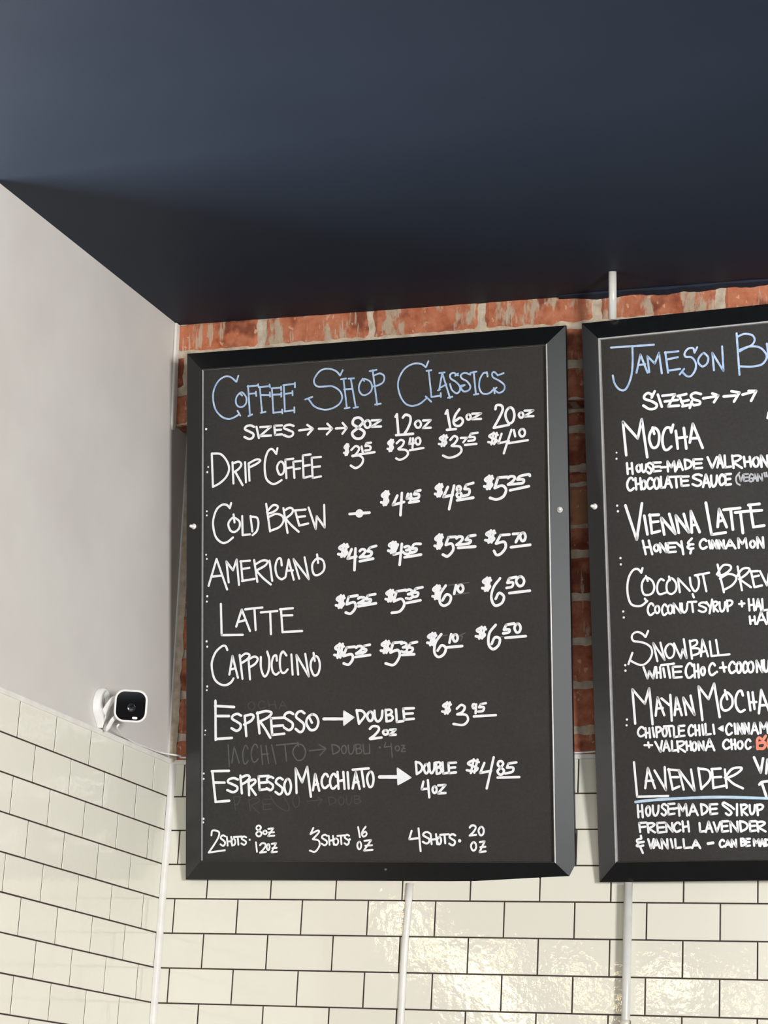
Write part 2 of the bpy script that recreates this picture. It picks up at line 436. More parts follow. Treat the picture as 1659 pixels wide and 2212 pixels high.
L_PAR = (0.06583, -0.01738, 0.04085, 0.17288, 0.00281, 0.02568)
R_PAR = (1.03876, -0.01733, 0.04003, 0.15821, 0.01163, -0.02806)
L_SCREWS = [(0.023, 0.8092, -1, 'peg'), (0.8946, 0.8072, 1, 'peg'), (0.4851, 0.0254, 0, 'screw')]
R_SCREWS = [(0.0195, 0.8079, -1, 'peg')]
LETTERS_L = """\
heading_lettering|b|~39 1312,11575 1267,11438;~39 1256,11439 1121,11553 981,11578 812,11484 694,11273 677,11050 742,10809 897,10636 1066,10573 1206,10602 1332,10667;/39 1290,10749 1359,10634
heading_lettering|b|~39 1374,11176 1276,11091 1248,10974 1290,10867 1401,10833 1499,10906 1513,11036 1443,11146 1374,11176;/39 1360,11151 1407,11103
heading_lettering|b|/39 1555,11322 1602,10620;/39 1541,11305 1806,11314;/39 1806,11340 1820,11271;/39 1575,11129 1750,11134;/39 1750,11171 1759,11070;/39 1563,10609 1658,10642
heading_lettering|b|/39 1848,11277 1903,10672;/39 1834,11270 2098,11279;/39 2090,11316 2103,11252;/39 1875,11087 2097,11070;/39 2098,11133 2103,11033;/39 1875,10666 1991,10685
heading_lettering|b|/39 2148,11218 2185,10647;/39 2139,11224 2380,11224;/39 2375,11250 2380,11164;/39 2167,11073 2374,11068;/39 2380,11114 2380,11015;/39 2180,10647 2401,10660;/39 2401,10714 2406,10623
heading_lettering|b|/39 2444,11277 2470,10663;/39 2430,11278 2719,11291;/39 2719,11317 2719,11212;/39 2451,11068 2650,11087;/39 2656,11128 2661,11029;/39 2464,10663 2704,10677;/39 2701,10745 2704,10623
heading_lettering|b|/38 3890,11532 3827,11412;~38 3827,11412 3719,11526 3529,11591 3338,11552 3200,11384 3200,11267 3281,11192 3445,11181 3636,11174 3812,11059 3873,10900 3796,10750 3606,10658 3415,10649 3197,10735 3061,10904;/39 2971,10910 3144,10959
heading_lettering|b|/38 3908,11324 3985,10647;/38 4084,11320 4201,10647;/38 3920,11083 4123,11085;/38 3848,11323 3968,11333;/38 4030,11324 4165,11325;/38 3931,10643 4053,10656;/38 4147,10643 4255,10654
heading_lettering|b|~38 4389,11292 4297,11182 4280,11054 4341,10947 4435,10921 4557,10985 4598,11098 4545,11230 4389,11292;/38 4373,11301 4411,11247
heading_lettering|b|/38 4614,11484 4716,10679;/38 4542,11465 4708,11485;~38 4632,11354 4788,11395 4890,11324 4867,11196 4759,11131 4638,11108;/38 4665,10688 4804,10699
heading_lettering|b|/38 5949,11598 5887,11467;~38 5882,11467 5777,11546 5591,11564 5390,11470 5255,11274 5219,11071 5278,10836 5396,10662 5555,10601 5741,10641 5901,10758;/38 5875,10798 6005,10668
heading_lettering|b|/38 5952,11381 6012,10777;/38 5902,11379 6018,11389;/38 6012,10777 6231,10793;/38 6231,10852 6233,10763
heading_lettering|b|/38 6271,11308 6193,10918;/38 6271,11308 6448,10724;/38 6202,11308 6329,11317;/38 6166,10915 6214,10935;/38 6233,10979 6365,11042;/38 6401,10732 6506,10753
heading_lettering|b|~38 6643,11227 6539,11290 6460,11257 6472,11167 6589,11083 6679,10976 6678,10874 6599,10823 6495,10911 6452,11041;/38 6643,11270 6577,11224
heading_lettering|b|~38 6931,11226 6801,11273 6708,11228 6734,11150 6850,11079 6927,10960 6887,10873 6769,10856 6692,10975 6784,10999;/38 6705,10954 6797,10998
heading_lettering|b|/38 7010,11284 7055,10769;/38 6931,11264 7075,11285;/38 7008,10764 7112,10775
heading_lettering|b|~38 7334,11174 7309,11239 7230,11231 7151,11097 7135,10921 7198,10790 7315,10762 7425,10806;/38 7317,11258 7333,11156
heading_lettering|b|/37 7705,11207 7567,11166;~37 7567,11171 7490,11247 7438,11217 7463,11127 7604,11042 7719,10933 7704,10821 7587,10770 7472,10861;/37 7472,10886 7491,10766;/37 7425,10826 7537,10890
size_lettering|w|~52 1701,10352 1611,10389 1508,10370 1478,10308 1585,10247 1682,10187 1675,10108 1585,10072 1462,10127;/52 1763,10349 1824,10084;/52 1858,10335 2124,10333 1852,10127 2123,10122;/51 2394,10342 2207,10345 2225,10131 2394,10137;/52 2216,10242 2375,10244;~51 2684,10313 2589,10347 2481,10330 2449,10276 2562,10222 2664,10168 2656,10099 2562,10068 2432,10117
size_lettering|w|/51 2817,10201 3140,10221;/51 3018,10318 3157,10220 3031,10093;/51 3299,10211 3609,10198;/51 3509,10315 3625,10197 3494,10071;/51 3717,10194 3969,10192;/51 3880,10311 3982,10192 3874,10062
size_lettering|w|~61 4258,10181 4129,10273 4162,10389 4291,10405 4372,10306 4258,10181 4111,10063 4191,9940 4337,9942 4402,10069 4258,10181
size_lettering|w|~51 4471,10335 4416,10296 4406,10239 4455,10169 4521,10178 4551,10247 4525,10315 4471,10335;/51 4583,10327 4806,10322 4578,10182 4805,10176;~50 5680,10255 5626,10218 5617,10164 5664,10098 5728,10106 5757,10171 5732,10236 5680,10255;/50 5807,10251 5990,10251 5801,10079 5988,10077;~50 6872,10325 6835,10298 6829,10257 6861,10209 6906,10216 6926,10263 6909,10311 6872,10325;/50 6963,10337 7169,10332 6957,10213 7167,10207;~50 8089,10293 8050,10267 8043,10228 8077,10181 8124,10187 8146,10233 8128,10280 8089,10293;/50 8177,10330 8378,10326 8171,10200 8376,10195
size_lettering|w|/56 5186,10427 5220,9971;/56 5154,10378 5187,10432;~56 5327,10347 5394,10407 5500,10362 5504,10235 5439,10085 5363,9975;/56 5164,9954 5567,9963
size_lettering|w|/55 6377,10449 6450,10013;/55 6339,10375 6382,10451;/55 6366,10005 6576,10013;~55 6665,10456 6566,10323 6525,10173 6577,10089 6681,10088 6745,10181 6683,10260 6573,10201
size_lettering|w|~55 7504,10405 7531,10491 7642,10479 7672,10382 7592,10210 7460,9992;/55 7460,9987 7809,10034;~55 7830,10422 7752,10340 7738,10220 7804,10077 7897,10099 7940,10242 7906,10383 7830,10422
item_lettering|w|/49 645,9777 674,9004;~49 645,9785 870,9757 1024,9586 1080,9400 1010,9222 843,9079 674,9004;/49 1164,9553 1189,9056;~49 1164,9521 1318,9557 1387,9488 1318,9388 1200,9316;/49 1234,9327 1418,9005;/49 1479,9536 1501,9066;/49 1568,9505 1590,9101;~49 1568,9505 1763,9585 1860,9554 1762,9481 1596,9412
item_lettering|w|/49 2283,9816 2255,9688;~49 2247,9696 2150,9806 2054,9764 1984,9586 1967,9353 2011,9118 2149,8999 2259,9007 2383,9073;~49 2354,9501 2288,9430 2277,9327 2336,9205 2416,9224 2452,9347 2421,9468 2354,9501;/49 2673,9554 2475,9542 2503,9113;/49 2488,9339 2648,9357;/49 2859,9492 2672,9483 2699,9108;/49 2685,9305 2836,9321;/49 3097,9629 2906,9618 2923,9097 3095,9126;/49 2914,9368 3077,9386;/48 3350,9558 3124,9551 3145,9085 3348,9108;/49 3134,9328 3326,9342
price_lettering|w|~51 4023,9764 3971,9797 3924,9745 3964,9698 4010,9653 3981,9597 3911,9621;/51 3977,9817 3948,9569;/51 4011,9810 3981,9572;~51 4087,9677 4196,9761 4276,9697 4194,9568 4113,9542;~51 4113,9534 4275,9538 4368,9456 4327,9331 4192,9256 4071,9319;/51 4335,9740 4361,9616
price_lettering|w|/51 4561,9817 4451,9814 4428,9744;~51 4428,9744 4502,9752 4553,9710 4523,9654 4420,9646;/51 4278,9564 4646,9595;~50 5101,9803 5033,9838 4972,9784 5025,9734 5085,9687 5047,9629 4956,9655;/51 5041,9858 5004,9600;/50 5087,9851 5047,9603;~50 5175,9769 5269,9840 5348,9798 5308,9706 5214,9640;~50 5227,9626 5386,9604 5444,9525 5385,9439 5252,9388 5159,9426;/50 5502,9865 5472,9734 5581,9746;/50 5565,9862 5551,9641;~50 5675,9868 5631,9832 5623,9779 5662,9716 5716,9725 5740,9788 5719,9850 5675,9868;/50 5484,9591 5810,9627
price_lettering|w|~50 6375,9834 6281,9869 6196,9820 6269,9772 6352,9725 6299,9672 6174,9698;/50 6291,9888 6240,9645;/50 6354,9880 6299,9647;~50 6442,9773 6535,9856 6612,9801 6559,9703 6472,9640;~50 6493,9631 6662,9609 6700,9506 6595,9411 6411,9371 6268,9429;/50 6691,9804 6834,9801 6747,9700;/50 7083,9900 6926,9884 6886,9811;~50 6886,9811 7003,9804 7003,9741 6864,9724;/50 6785,9640 7053,9650
price_lettering|w|~50 7549,9820 7445,9858 7351,9806 7432,9753 7524,9703 7465,9646 7326,9675;/50 7457,9879 7400,9618;/50 7526,9869 7465,9620;/50 7638,9843 7563,9634 7803,9670;/50 7866,9918 7683,9401;/50 7923,9909 7951,9767;~50 8105,9924 8054,9885 8045,9828 8089,9759 8150,9769 8178,9837 8155,9904 8105,9924;/50 7790,9621 8239,9665
item_lettering|w|/49 1132,8600 1098,8486;~49 1098,8491 1018,8564 899,8569 766,8464 687,8246 687,8048 754,7823 900,7693 1032,7700 1178,7800;~49 1191,8259 1085,8178 1064,8080 1125,7955 1230,7930 1336,8019 1336,8167 1191,8259;/49 1191,8333 1217,8147;/49 1407,8286 1418,7843;/49 1415,7844 1600,7855;/49 1613,8277 1660,7919;~49 1618,8264 1771,8233 1810,8096 1770,7926 1665,7833
item_lettering|w|/49 2002,8541 2098,7900;~49 2020,8356 2164,8497 2282,8479 2269,8406 2151,8338 2033,8312;~49 2059,8232 2242,8297 2399,8241 2424,8117 2320,7988 2098,7912;/49 2425,8423 2528,7849;~49 2438,8361 2581,8423 2659,8375 2620,8279 2456,8170;~49 2490,8168 2619,8023 2800,7861;/49 2711,8361 2814,8002;/49 2698,8356 2970,8365;/48 2750,8200 2957,8210;/48 2814,8002 3034,8041;/48 3043,8406 3217,7906 3241,8197 3433,7931 3423,8449
dash_mark|w|/61 4037,8212 4513,8221;.194 4272,8214
price_lettering|w|~60 4980,8623 4894,8665 4817,8600 4883,8540 4959,8483 4911,8413 4796,8444;/60 4904,8690 4857,8378;/60 4961,8681 4911,8382;/60 5180,8576 5073,8368 5338,8425;/60 5289,8631 5252,8131;/60 5435,8603 5402,8498 5522,8507;/60 5504,8599 5490,8424;/60 5727,8670 5616,8654 5583,8586;~60 5583,8586 5685,8581 5677,8506 5551,8481;/60 5461,8404 5686,8429
price_lettering|w|~60 6247,8726 6166,8762 6092,8706 6156,8654 6228,8604 6182,8544 6072,8571;/60 6175,8784 6130,8514;/60 6230,8776 6181,8517;/60 6373,8713 6266,8492 6486,8526;/60 6520,8736 6398,8214;~60 6634,8595 6587,8642 6600,8704 6647,8715 6676,8663 6634,8595 6580,8530 6609,8466 6662,8469 6687,8537 6634,8595;/60 6967,8774 6801,8737 6763,8648;~60 6763,8648 6872,8628 6855,8523 6723,8491;/60 6588,8401 6963,8443
price_lettering|w|~60 7423,8851 7329,8891 7244,8831 7317,8774 7400,8720 7347,8655 7221,8684;/60 7340,8914 7287,8622;/60 7403,8905 7346,8625;/60 7758,8868 7542,8864 7462,8634;~60 7462,8634 7632,8680 7723,8585 7659,8439 7504,8378 7350,8418;~59 7773,8842 7825,8876 7909,8866 7925,8819 7857,8748 7771,8697;/59 7771,8697 7940,8701;~59 8274,8865 8244,8900 8051,8868 7988,8797;~59 7988,8797 8126,8789 8110,8716 7965,8702;/59 7815,8566 8246,8634
price_lettering|w|~61 3997,7470 3884,7509 3783,7451 3871,7396 3971,7344 3908,7281 3757,7310;/61 3897,7531 3837,7250;/61 3972,7522 3908,7253;/61 4080,7408 3982,7198 4191,7236;/61 4173,7419 4144,6933;~61 4276,7359 4318,7394 4389,7386 4402,7340 4345,7269 4275,7217;/61 4275,7217 4416,7224;/60 4667,7459 4523,7429 4458,7346;~60 4458,7346 4554,7327 4537,7252 4441,7219;/60 4274,7126 4594,7174
price_lettering|w|~60 5150,7480 5058,7514 4975,7463 5047,7415 5129,7369 5077,7314 4953,7339;/60 5068,7533 5019,7287;/60 5130,7526 5076,7290;/60 5183,7468 5079,7245 5308,7296;/60 5278,7479 5220,7007;~60 5341,7403 5409,7422 5463,7393 5442,7352 5381,7333;~60 5381,7333 5456,7330 5476,7283 5421,7244 5339,7258;~60 5721,7460 5572,7458 5508,7364;~60 5508,7364 5619,7359 5602,7299 5491,7268;/60 5339,7174 5728,7219
price_lettering|w|~60 6240,7586 6152,7628 6072,7561 6140,7502 6219,7445 6168,7374 6050,7404;/60 6162,7652 6113,7339;/60 6221,7644 6168,7343;/60 6547,7585 6375,7583 6310,7414;~60 6310,7414 6451,7430 6481,7293 6354,7158 6239,7198;~60 6562,7549 6609,7584 6687,7575 6702,7528 6639,7456 6560,7404;/60 6560,7404 6716,7410;/60 6998,7601 6843,7584 6780,7506;~60 6780,7506 6888,7486 6856,7428 6747,7411;/60 6597,7334 6995,7347
price_lettering|w|~59 7457,7632 7351,7669 7255,7614 7337,7562 7432,7512 7371,7453 7229,7481;/59 7363,7690 7304,7424;/59 7434,7681 7371,7426;/59 7785,7582 7579,7576 7475,7395;~59 7475,7395 7660,7423 7695,7303 7595,7173 7487,7139 7426,7231;/59 7868,7590 8031,7592 7930,7406;~59 8086,7607 8040,7565 8032,7503 8071,7430 8126,7442 8152,7515 8131,7588 8086,7607;/59 7818,7298 8256,7333
item_lettering|w|/49 768,7317 569,6703;/49 768,7317 1033,6603;/49 635,6912 874,6928;/49 1072,6766 1014,7251 1178,7039 1270,7285 1328,6700;/49 1376,7244 1415,6790;/49 1362,7237 1599,7248;/49 1389,7060 1586,7082;/49 1402,6786 1717,6823;/49 1704,7256 1782,6752;~49 1717,7145 1901,7236 2031,7218 1979,7123 1743,7005;~49 1769,6997 1926,6832 2114,6679;/49 2083,7228 2148,6763;~49 2383,7107 2357,7261 2279,7245 2227,7077 2265,6880 2369,6791 2460,6824;/48 2552,7234 2473,6836;/48 2552,7234 2675,6768;/48 2512,6980 2655,6982;/48 2810,6787 2669,7242 3042,6766 2940,7267;~48 3250,7231 3146,7138 3125,7017 3171,6871 3274,6855 3390,6935 3424,7054 3378,7189 3250,7231;/48 3245,7323 3270,7128
item_lettering|w|/50 877,6276 896,5555 1421,5547;/50 1260,5742 1396,6129 1600,5630;/50 1319,5846 1485,5884;/50 1480,6131 1905,6159;/50 1710,6130 1740,5649;/50 1867,6047 2273,6067;/50 2096,6047 2115,5544;/50 2361,6109 2398,5578;/50 2336,6103 2651,6116;/49 2399,5959 2638,5959;/49 2398,5582 2876,5592
item_lettering|w|~50 1038,5215 994,5299 909,5301 755,5175 660,4964 658,4775 718,4560 846,4439 1000,4407 1128,4468 1191,4554;/50 1004,5292 1038,5210;/50 1089,4646 1166,5070 1301,4570;/50 1115,4759 1242,4789;/50 1344,5088 1413,4544;~50 1357,5036 1485,5115 1587,5082 1536,4989 1378,4894;/50 1561,5012 1599,4528;~50 1574,4988 1714,5043 1790,4983 1726,4878 1599,4804;~50 1866,5028 1871,4769 1954,4584 2048,4694 2073,4952 2023,5146;~49 2258,4935 2240,5053 2170,5020 2131,4856 2156,4692 2232,4619 2308,4665;~49 2492,5047 2409,5138 2346,5039 2333,4828 2371,4675 2446,4657 2522,4730;/49 2611,5067 2642,4610;/49 2777,4607 2736,5052 3034,4559 2949,5070;~49 3180,5012 3096,4908 3082,4759 3156,4586 3257,4618 3302,4796 3263,4968 3180,5012;/49 3149,5088 3178,4905
price_lettering|w|~59 3902,6309 3805,6346 3718,6288 3794,6235 3880,6185 3825,6122 3695,6149;/59 3816,6368 3765,6091;/59 3881,6360 3825,6095;/59 4215,6354 4002,6331 3952,6168;~59 3952,6162 4132,6203 4161,6078 4049,5952 3928,5977;~59 4231,6284 4280,6309 4362,6302 4378,6268 4312,6216 4230,6178;/59 4230,6178 4394,6182;/58 4639,6370 4460,6346 4410,6264;~59 4410,6264 4531,6251 4491,6190 4377,6173;/59 4230,6107 4654,6163
price_lettering|w|~58 5077,6396 4986,6430 4903,6377 4974,6328 5056,6282 5004,6225 4882,6250;/58 4996,6450 4947,6197;/58 5057,6443 5004,6200;/58 5359,6437 5142,6414 5076,6192;~58 5076,6192 5254,6242 5324,6116 5219,5967 5025,5936;~58 5369,6421 5444,6444 5505,6410 5482,6363 5413,6340;~58 5413,6340 5496,6337 5519,6285 5458,6239 5367,6254;/58 5755,6485 5594,6460 5545,6370;~58 5545,6370 5648,6366 5625,6290 5512,6273;/58 5382,6145 5704,6196
price_lettering|w|~58 6171,6450 6085,6489 6008,6425 6074,6369 6150,6316 6102,6248 5987,6276;/58 6095,6512 6048,6214;/58 6152,6504 6101,6219;~58 6299,6505 6169,6317 6158,6134 6246,6055 6374,6112 6414,6248 6313,6303 6216,6172;/58 6538,6502 6494,6315;~58 6634,6505 6586,6467 6577,6412 6619,6347 6678,6358 6705,6423 6682,6487 6634,6505
price_lettering|w|~58 7344,6582 7251,6621 7167,6560 7239,6506 7321,6454 7269,6389 7144,6417;/58 7262,6643 7210,6357;/58 7324,6635 7268,6360;~57 7556,6617 7406,6426 7349,6200 7431,6022 7589,6071 7638,6214 7529,6294 7449,6167;/57 7926,6634 7769,6609 7721,6514;~57 7721,6514 7846,6516 7829,6425 7703,6400;~57 8007,6637 7939,6588 7927,6518 7986,6435 8067,6448 8105,6532 8074,6614 8007,6637;/57 7764,6283 8232,6321
price_lettering|w|~59 3875,5212 3769,5253 3674,5186 3757,5128 3851,5072 3791,5001 3650,5030;/59 3781,5278 3725,4965;/59 3852,5270 3791,4969;/59 4142,5200 3946,5190 3869,4998;~59 3869,4998 4059,5033 4091,4925 3992,4804 3872,4832;~59 4174,5177 4222,5210 4300,5203 4315,5160 4252,5094 4174,5046;/59 4174,5046 4330,5053;/58 4501,5236 4370,5218 4321,5149;~58 4321,5149 4409,5131 4386,5080 4298,5067;/59 4157,4969 4505,5006
price_lettering|w|~58 4969,5253 4871,5288 4782,5231 4859,5181 4946,5134 4891,5074 4759,5099;/58 4882,5309 4829,5044;/58 4948,5301 4891,5047;/58 5261,5276 5051,5261 4985,5049;~58 4985,5049 5163,5096 5200,4957 5063,4772 4870,4807;~58 5245,5236 5313,5260 5366,5226 5346,5178 5285,5154;~58 5285,5154 5359,5152 5379,5098 5324,5050 5243,5065;/58 5614,5267 5460,5240 5405,5150;~58 5405,5150 5507,5132 5484,5057 5378,5029;/58 5259,4986 5548,4994
price_lettering|w|~58 6062,5398 5965,5433 5877,5377 5953,5326 6039,5278 5984,5218 5854,5243;/58 5976,5454 5923,5188;/58 6041,5447 5984,5192;~58 6182,5424 6046,5239 6018,5027 6106,4919 6234,4976 6283,5111 6188,5175 6092,5062;/58 6414,5417 6370,5230;~58 6501,5409 6460,5372 6453,5319 6489,5257 6539,5268 6562,5331 6542,5392 6501,5409;/58 6305,5126 6664,5146
price_lettering|w|~57 7214,5503 7106,5537 7008,5483 7092,5434 7188,5388 7127,5331 6982,5355;/58 7118,5557 7059,5302;/57 7191,5550 7127,5305;~57 7441,5592 7297,5416 7272,5175 7371,5058 7497,5139 7530,5282 7421,5315 7341,5173;/57 7863,5610 7682,5585 7627,5481;~57 7627,5481 7752,5478 7735,5418 7610,5400;~57 7934,5601 7883,5556 7873,5490 7917,5412 7979,5426 8008,5504 7984,5581 7934,5601;/57 7662,5300 8123,5325
smudged_lettering|g|/27 6456,6286 6837,6324;/27 6363,6509 6840,6552;/27 6207,5387 6318,5399;/27 6587,5376 6730,5432;~27 6587,5376 6666,5358 6634,5268;/27 7531,5318 7625,5331
item_lettering|w|/57 744,4053 751,3162;/57 736,3938 1206,3904;/57 764,3706 1082,3700;/57 751,3182 1151,3202;~56 1380,3705 1291,3745 1188,3716 1157,3640 1265,3573 1362,3506 1354,3411 1265,3362 1142,3422;/56 1467,3696 1508,3240;~56 1467,3696 1632,3726 1686,3675 1618,3580 1453,3501;/56 1782,3767 1831,3298;~56 1769,3749 1987,3796 2123,3755 2042,3656 1796,3546;~56 1837,3571 1959,3410 2095,3193;/56 2436,3641 2110,3631 2142,3256 2435,3279;/56 2126,3451 2403,3466;~56 2654,3718 2569,3760 2471,3729 2442,3649 2544,3579 2636,3509 2629,3409 2543,3358 2427,3420;~56 2925,3731 2845,3780 2753,3744 2725,3650 2821,3568 2908,3486 2901,3368 2820,3308 2710,3381;~56 3100,3700 2992,3615 2974,3495 3069,3355 3200,3380 3258,3524 3207,3664 3100,3700;/56 3049,3618 3103,3517
arrow_mark|w|/66 3388,3595 3847,3587;^65 3869,3762 4108,3618 3868,3447
double_lettering|w|/55 4175,3777 4229,3475;~55 4175,3769 4308,3756 4369,3655 4229,3475;~55 4489,3737 4436,3687 4427,3617 4473,3536 4537,3551 4566,3635 4541,3716 4489,3737;~55 4600,3756 4608,3615 4650,3527 4713,3531 4770,3612 4786,3752;/55 4863,3772 4882,3516;~55 4863,3764 4966,3770 5008,3718 4948,3663 4876,3649;~55 4876,3649 4982,3655 5033,3590 4981,3532 4882,3516;/55 5106,3778 5124,3499 5274,3516;/55 5524,3796 5277,3791 5299,3548 5522,3562;/55 5288,3674 5498,3683
double_lettering|w|~55 4486,3356 4557,3412 4675,3401 4698,3331 4603,3219 4485,3137;/55 4485,3137 4720,3153;/55 4498,3131 4761,3159;~55 4849,3321 4805,3298 4798,3264 4837,3225 4890,3232 4914,3272 4893,3311 4849,3321;/55 4959,3326 5097,3331 4955,3213 5096,3217
price_lettering|w|~52 6386,3861 6291,3893 6206,3839 6280,3792 6364,3748 6310,3690 6183,3713;/52 6302,3913 6251,3661;/52 6366,3907 6310,3665;~52 6523,3767 6627,3848 6707,3795 6652,3693 6530,3643;~52 6543,3643 6732,3627 6776,3510 6662,3409 6441,3433;~52 6967,3832 6916,3863 6885,3823 6910,3767 6961,3802;/52 6972,3852 6954,3661;/52 7193,3876 7077,3860 7036,3789;~52 7036,3789 7143,3787 7123,3710 7016,3694;/52 6912,3590 7417,3610
item_lettering|w|/54 669,2453 752,1757;/54 655,2453 1082,2456;/54 710,2194 972,2192;/54 747,1757 1088,1780;~54 1302,2258 1203,2291 1090,2267 1056,2203 1175,2148 1282,2093 1273,2014 1175,1974 1039,2022;/54 1362,2345 1398,1947;~54 1357,2295 1521,2351 1590,2305 1521,2218 1398,2148;/54 1562,2238 1576,1903;~54 1562,2217 1699,2254 1726,2191 1598,2086;/54 1603,2086 1739,1910;/53 2053,2334 1808,2323 1832,2019 2052,2040;/54 1820,2178 2028,2192;~53 2166,2283 2104,2313 2034,2290 2012,2230 2087,2178 2153,2126 2148,2051 2086,2013 2002,2058;~53 2396,2249 2329,2286 2254,2257 2231,2183 2310,2120 2382,2056 2376,1964 2310,1916 2219,1972;~53 2505,2260 2445,2176 2435,2058 2488,1922 2561,1949 2594,2090 2565,2225 2505,2260
item_lettering|w|/53 2728,1946 2708,2495 2863,2182 2986,2525 3072,1861;/53 3123,2005 3178,2366 3273,1992;/53 3150,2125 3247,2141;~53 3485,2307 3452,2357 3401,2358 3345,2271 3333,2162 3374,2063 3433,2059 3492,2108;~53 3677,2303 3646,2355 3598,2356 3544,2266 3533,2153 3572,2049 3628,2045 3684,2097;/53 3712,2406 3735,2031;/53 3850,2404 3878,2030;/53 3723,2199 3862,2225;/53 3952,2396 3976,2036;/53 4071,2036 4145,2394 4235,2027;/53 4091,2167 4210,2183;/53 4074,2452 4455,2478;/53 4283,2467 4341,2076;~53 4484,2403 4426,2320 4416,2204 4466,2070 4535,2096 4566,2236 4540,2369 4484,2403
arrow_mark|w|/74 4708,2285 5112,2281;^73 5128,2475 5441,2265 5138,2113
double_lettering|w|/52 5559,2612 5579,2341;~52 5559,2607 5649,2584 5708,2502 5677,2408 5579,2341;~52 5798,2558 5757,2509 5750,2440 5785,2360 5834,2375 5857,2458 5838,2538 5798,2558;~52 5872,2583 5877,2449 5904,2366 5945,2370 5983,2448 5994,2582;/52 6030,2594 6042,2342;~52 6030,2587 6103,2594 6133,2543 6090,2488 6038,2473;~52 6038,2473 6114,2480 6150,2417 6112,2359 6042,2342;/52 6179,2593 6192,2348 6312,2364;/52 6490,2584 6314,2577 6329,2355 6487,2370;/52 6322,2470 6471,2480
double_lettering|w|/52 5732,2173 5689,2006 5812,2018;/52 5835,2205 5864,1830;~52 5985,2068 5950,2033 5943,1983 5974,1927 6017,1938 6037,1997 6020,2053 5985,2068;/52 6074,2089 6241,2099 6068,1913 6239,1922
price_lettering|w|~52 7013,2589 6883,2625 6766,2562 6867,2508 6983,2457 6909,2390 6735,2415;/52 6898,2649 6828,2355;/52 6985,2642 6909,2360;/52 7140,2569 7043,2353 7293,2397;/52 7355,2690 7186,2015;~52 7512,2467 7449,2519 7466,2590 7530,2603 7569,2546 7512,2467 7439,2390 7478,2319 7550,2324 7583,2403 7512,2467;/52 7867,2574 7686,2551 7653,2462;~52 7653,2462 7791,2461 7771,2372 7611,2335;/52 7437,2248 7929,2256
shots_lettering|w|~41 648,1002 677,1108 830,1081 822,962 706,778 582,614;/41 582,614 981,667;~40 989,978 945,1002 896,983 881,935 933,895 980,855 976,796 933,765 873,800;/40 1029,968 1049,770;/40 1136,968 1159,770;/40 1039,859 1146,873;~40 1184,923 1147,888 1141,839 1174,783 1219,795 1239,853 1221,909 1184,923;/40 1196,964 1397,975;/40 1297,970 1313,791;~40 1505,957 1460,975 1409,961 1393,924 1447,893 1496,861 1493,815 1447,791 1386,819;.48 1589,902;~40 1812,1106 1755,1148 1769,1207 1827,1219 1862,1172 1812,1106 1748,1042 1783,983 1848,988 1876,1054 1812,1106;~40 1957,1106 1925,1086 1919,1059 1948,1027 1988,1034 2006,1067 1990,1098 1957,1106;/40 2042,1144 2164,1158 2034,983 2188,995;/40 2058,1062 2180,1070;/40 1741,844 1766,634;~40 1840,780 1885,822 1959,815 1974,763 1914,679 1840,616;/40 1840,616 1988,631;~40 2035,805 2008,772 2004,726 2027,674 2059,685 2074,740 2061,792 2035,805;/40 2125,810 2231,826 2117,622 2252,636;/40 2139,714 2245,724
shots_lettering|w|/40 3128,1164 3058,1027;~40 3058,1027 3226,1104 3260,1065 3113,917;~40 3113,917 3253,883 3272,767 3168,637 3042,662;~40 3457,990 3408,1013 3352,995 3335,948 3393,908 3446,868 3442,810 3393,780 3326,815;/40 3497,987 3514,793;/40 3596,987 3616,793;/40 3505,880 3605,894;~40 3657,930 3612,896 3605,848 3644,793 3698,804 3722,862 3701,916 3657,930;/40 3701,988 3868,1000;/40 3784,994 3797,806;~40 3979,991 3938,1013 3891,995 3877,951 3926,914 3970,877 3966,822 3925,793 3869,826;.58 3992,909;/40 4194,1181 4234,961;~39 4372,1188 4312,1113 4282,1038 4311,974 4370,991 4394,1038 4359,1081 4299,1038;~40 4213,858 4179,818 4173,762 4203,698 4244,711 4263,778 4247,842 4213,858;/40 4337,878 4499,896 4325,664 4530,681;/39 4358,769 4520,781
shots_lettering|w|/44 5447,1097 5388,914 5588,936;/44 5607,1150 5651,654;~44 5865,1045 5806,1070 5737,1050 5716,1000 5787,957 5852,915 5846,853 5786,820 5704,858;/44 5887,1021 5908,807;/44 6011,1021 6035,807;/44 5897,903 6021,918;~44 6078,962 6044,923 6038,869 6067,807 6108,820 6127,885 6111,947 6078,962;/44 6108,1009 6306,1021;/44 6207,1015 6221,826;~44 6454,997 6402,1021 6342,1002 6323,954 6385,913 6442,872 6436,812 6384,781 6313,817;.76 6553,879;~43 6787,1166 6832,1210 6906,1204 6920,1148 6860,1060 6784,994;/43 6784,994 6933,1009;~43 7043,1180 6998,1135 6990,1073 7028,1002 7083,1016 7108,1091 7087,1162 7043,1180;~43 6865,848 6820,804 6812,742 6850,672 6905,686 6930,760 6909,830 6865,848;/43 7013,850 7124,869 7003,635 7144,652;/43 7026,740 7138,752
guide_dot|w|.56 500,10369;.43 554,9474;.50 531,9355;.43 521,8439;.43 521,8343;.43 505,7428;.43 523,7330;.54 536,6465;.47 525,6341;.54 520,5424;.51 538,5301;.51 540,4387;.43 528,4302;.38 495,3382;.30 484,3282;.43 457,2402;.47 452,2281;.58 448,1374;.49 442,1296
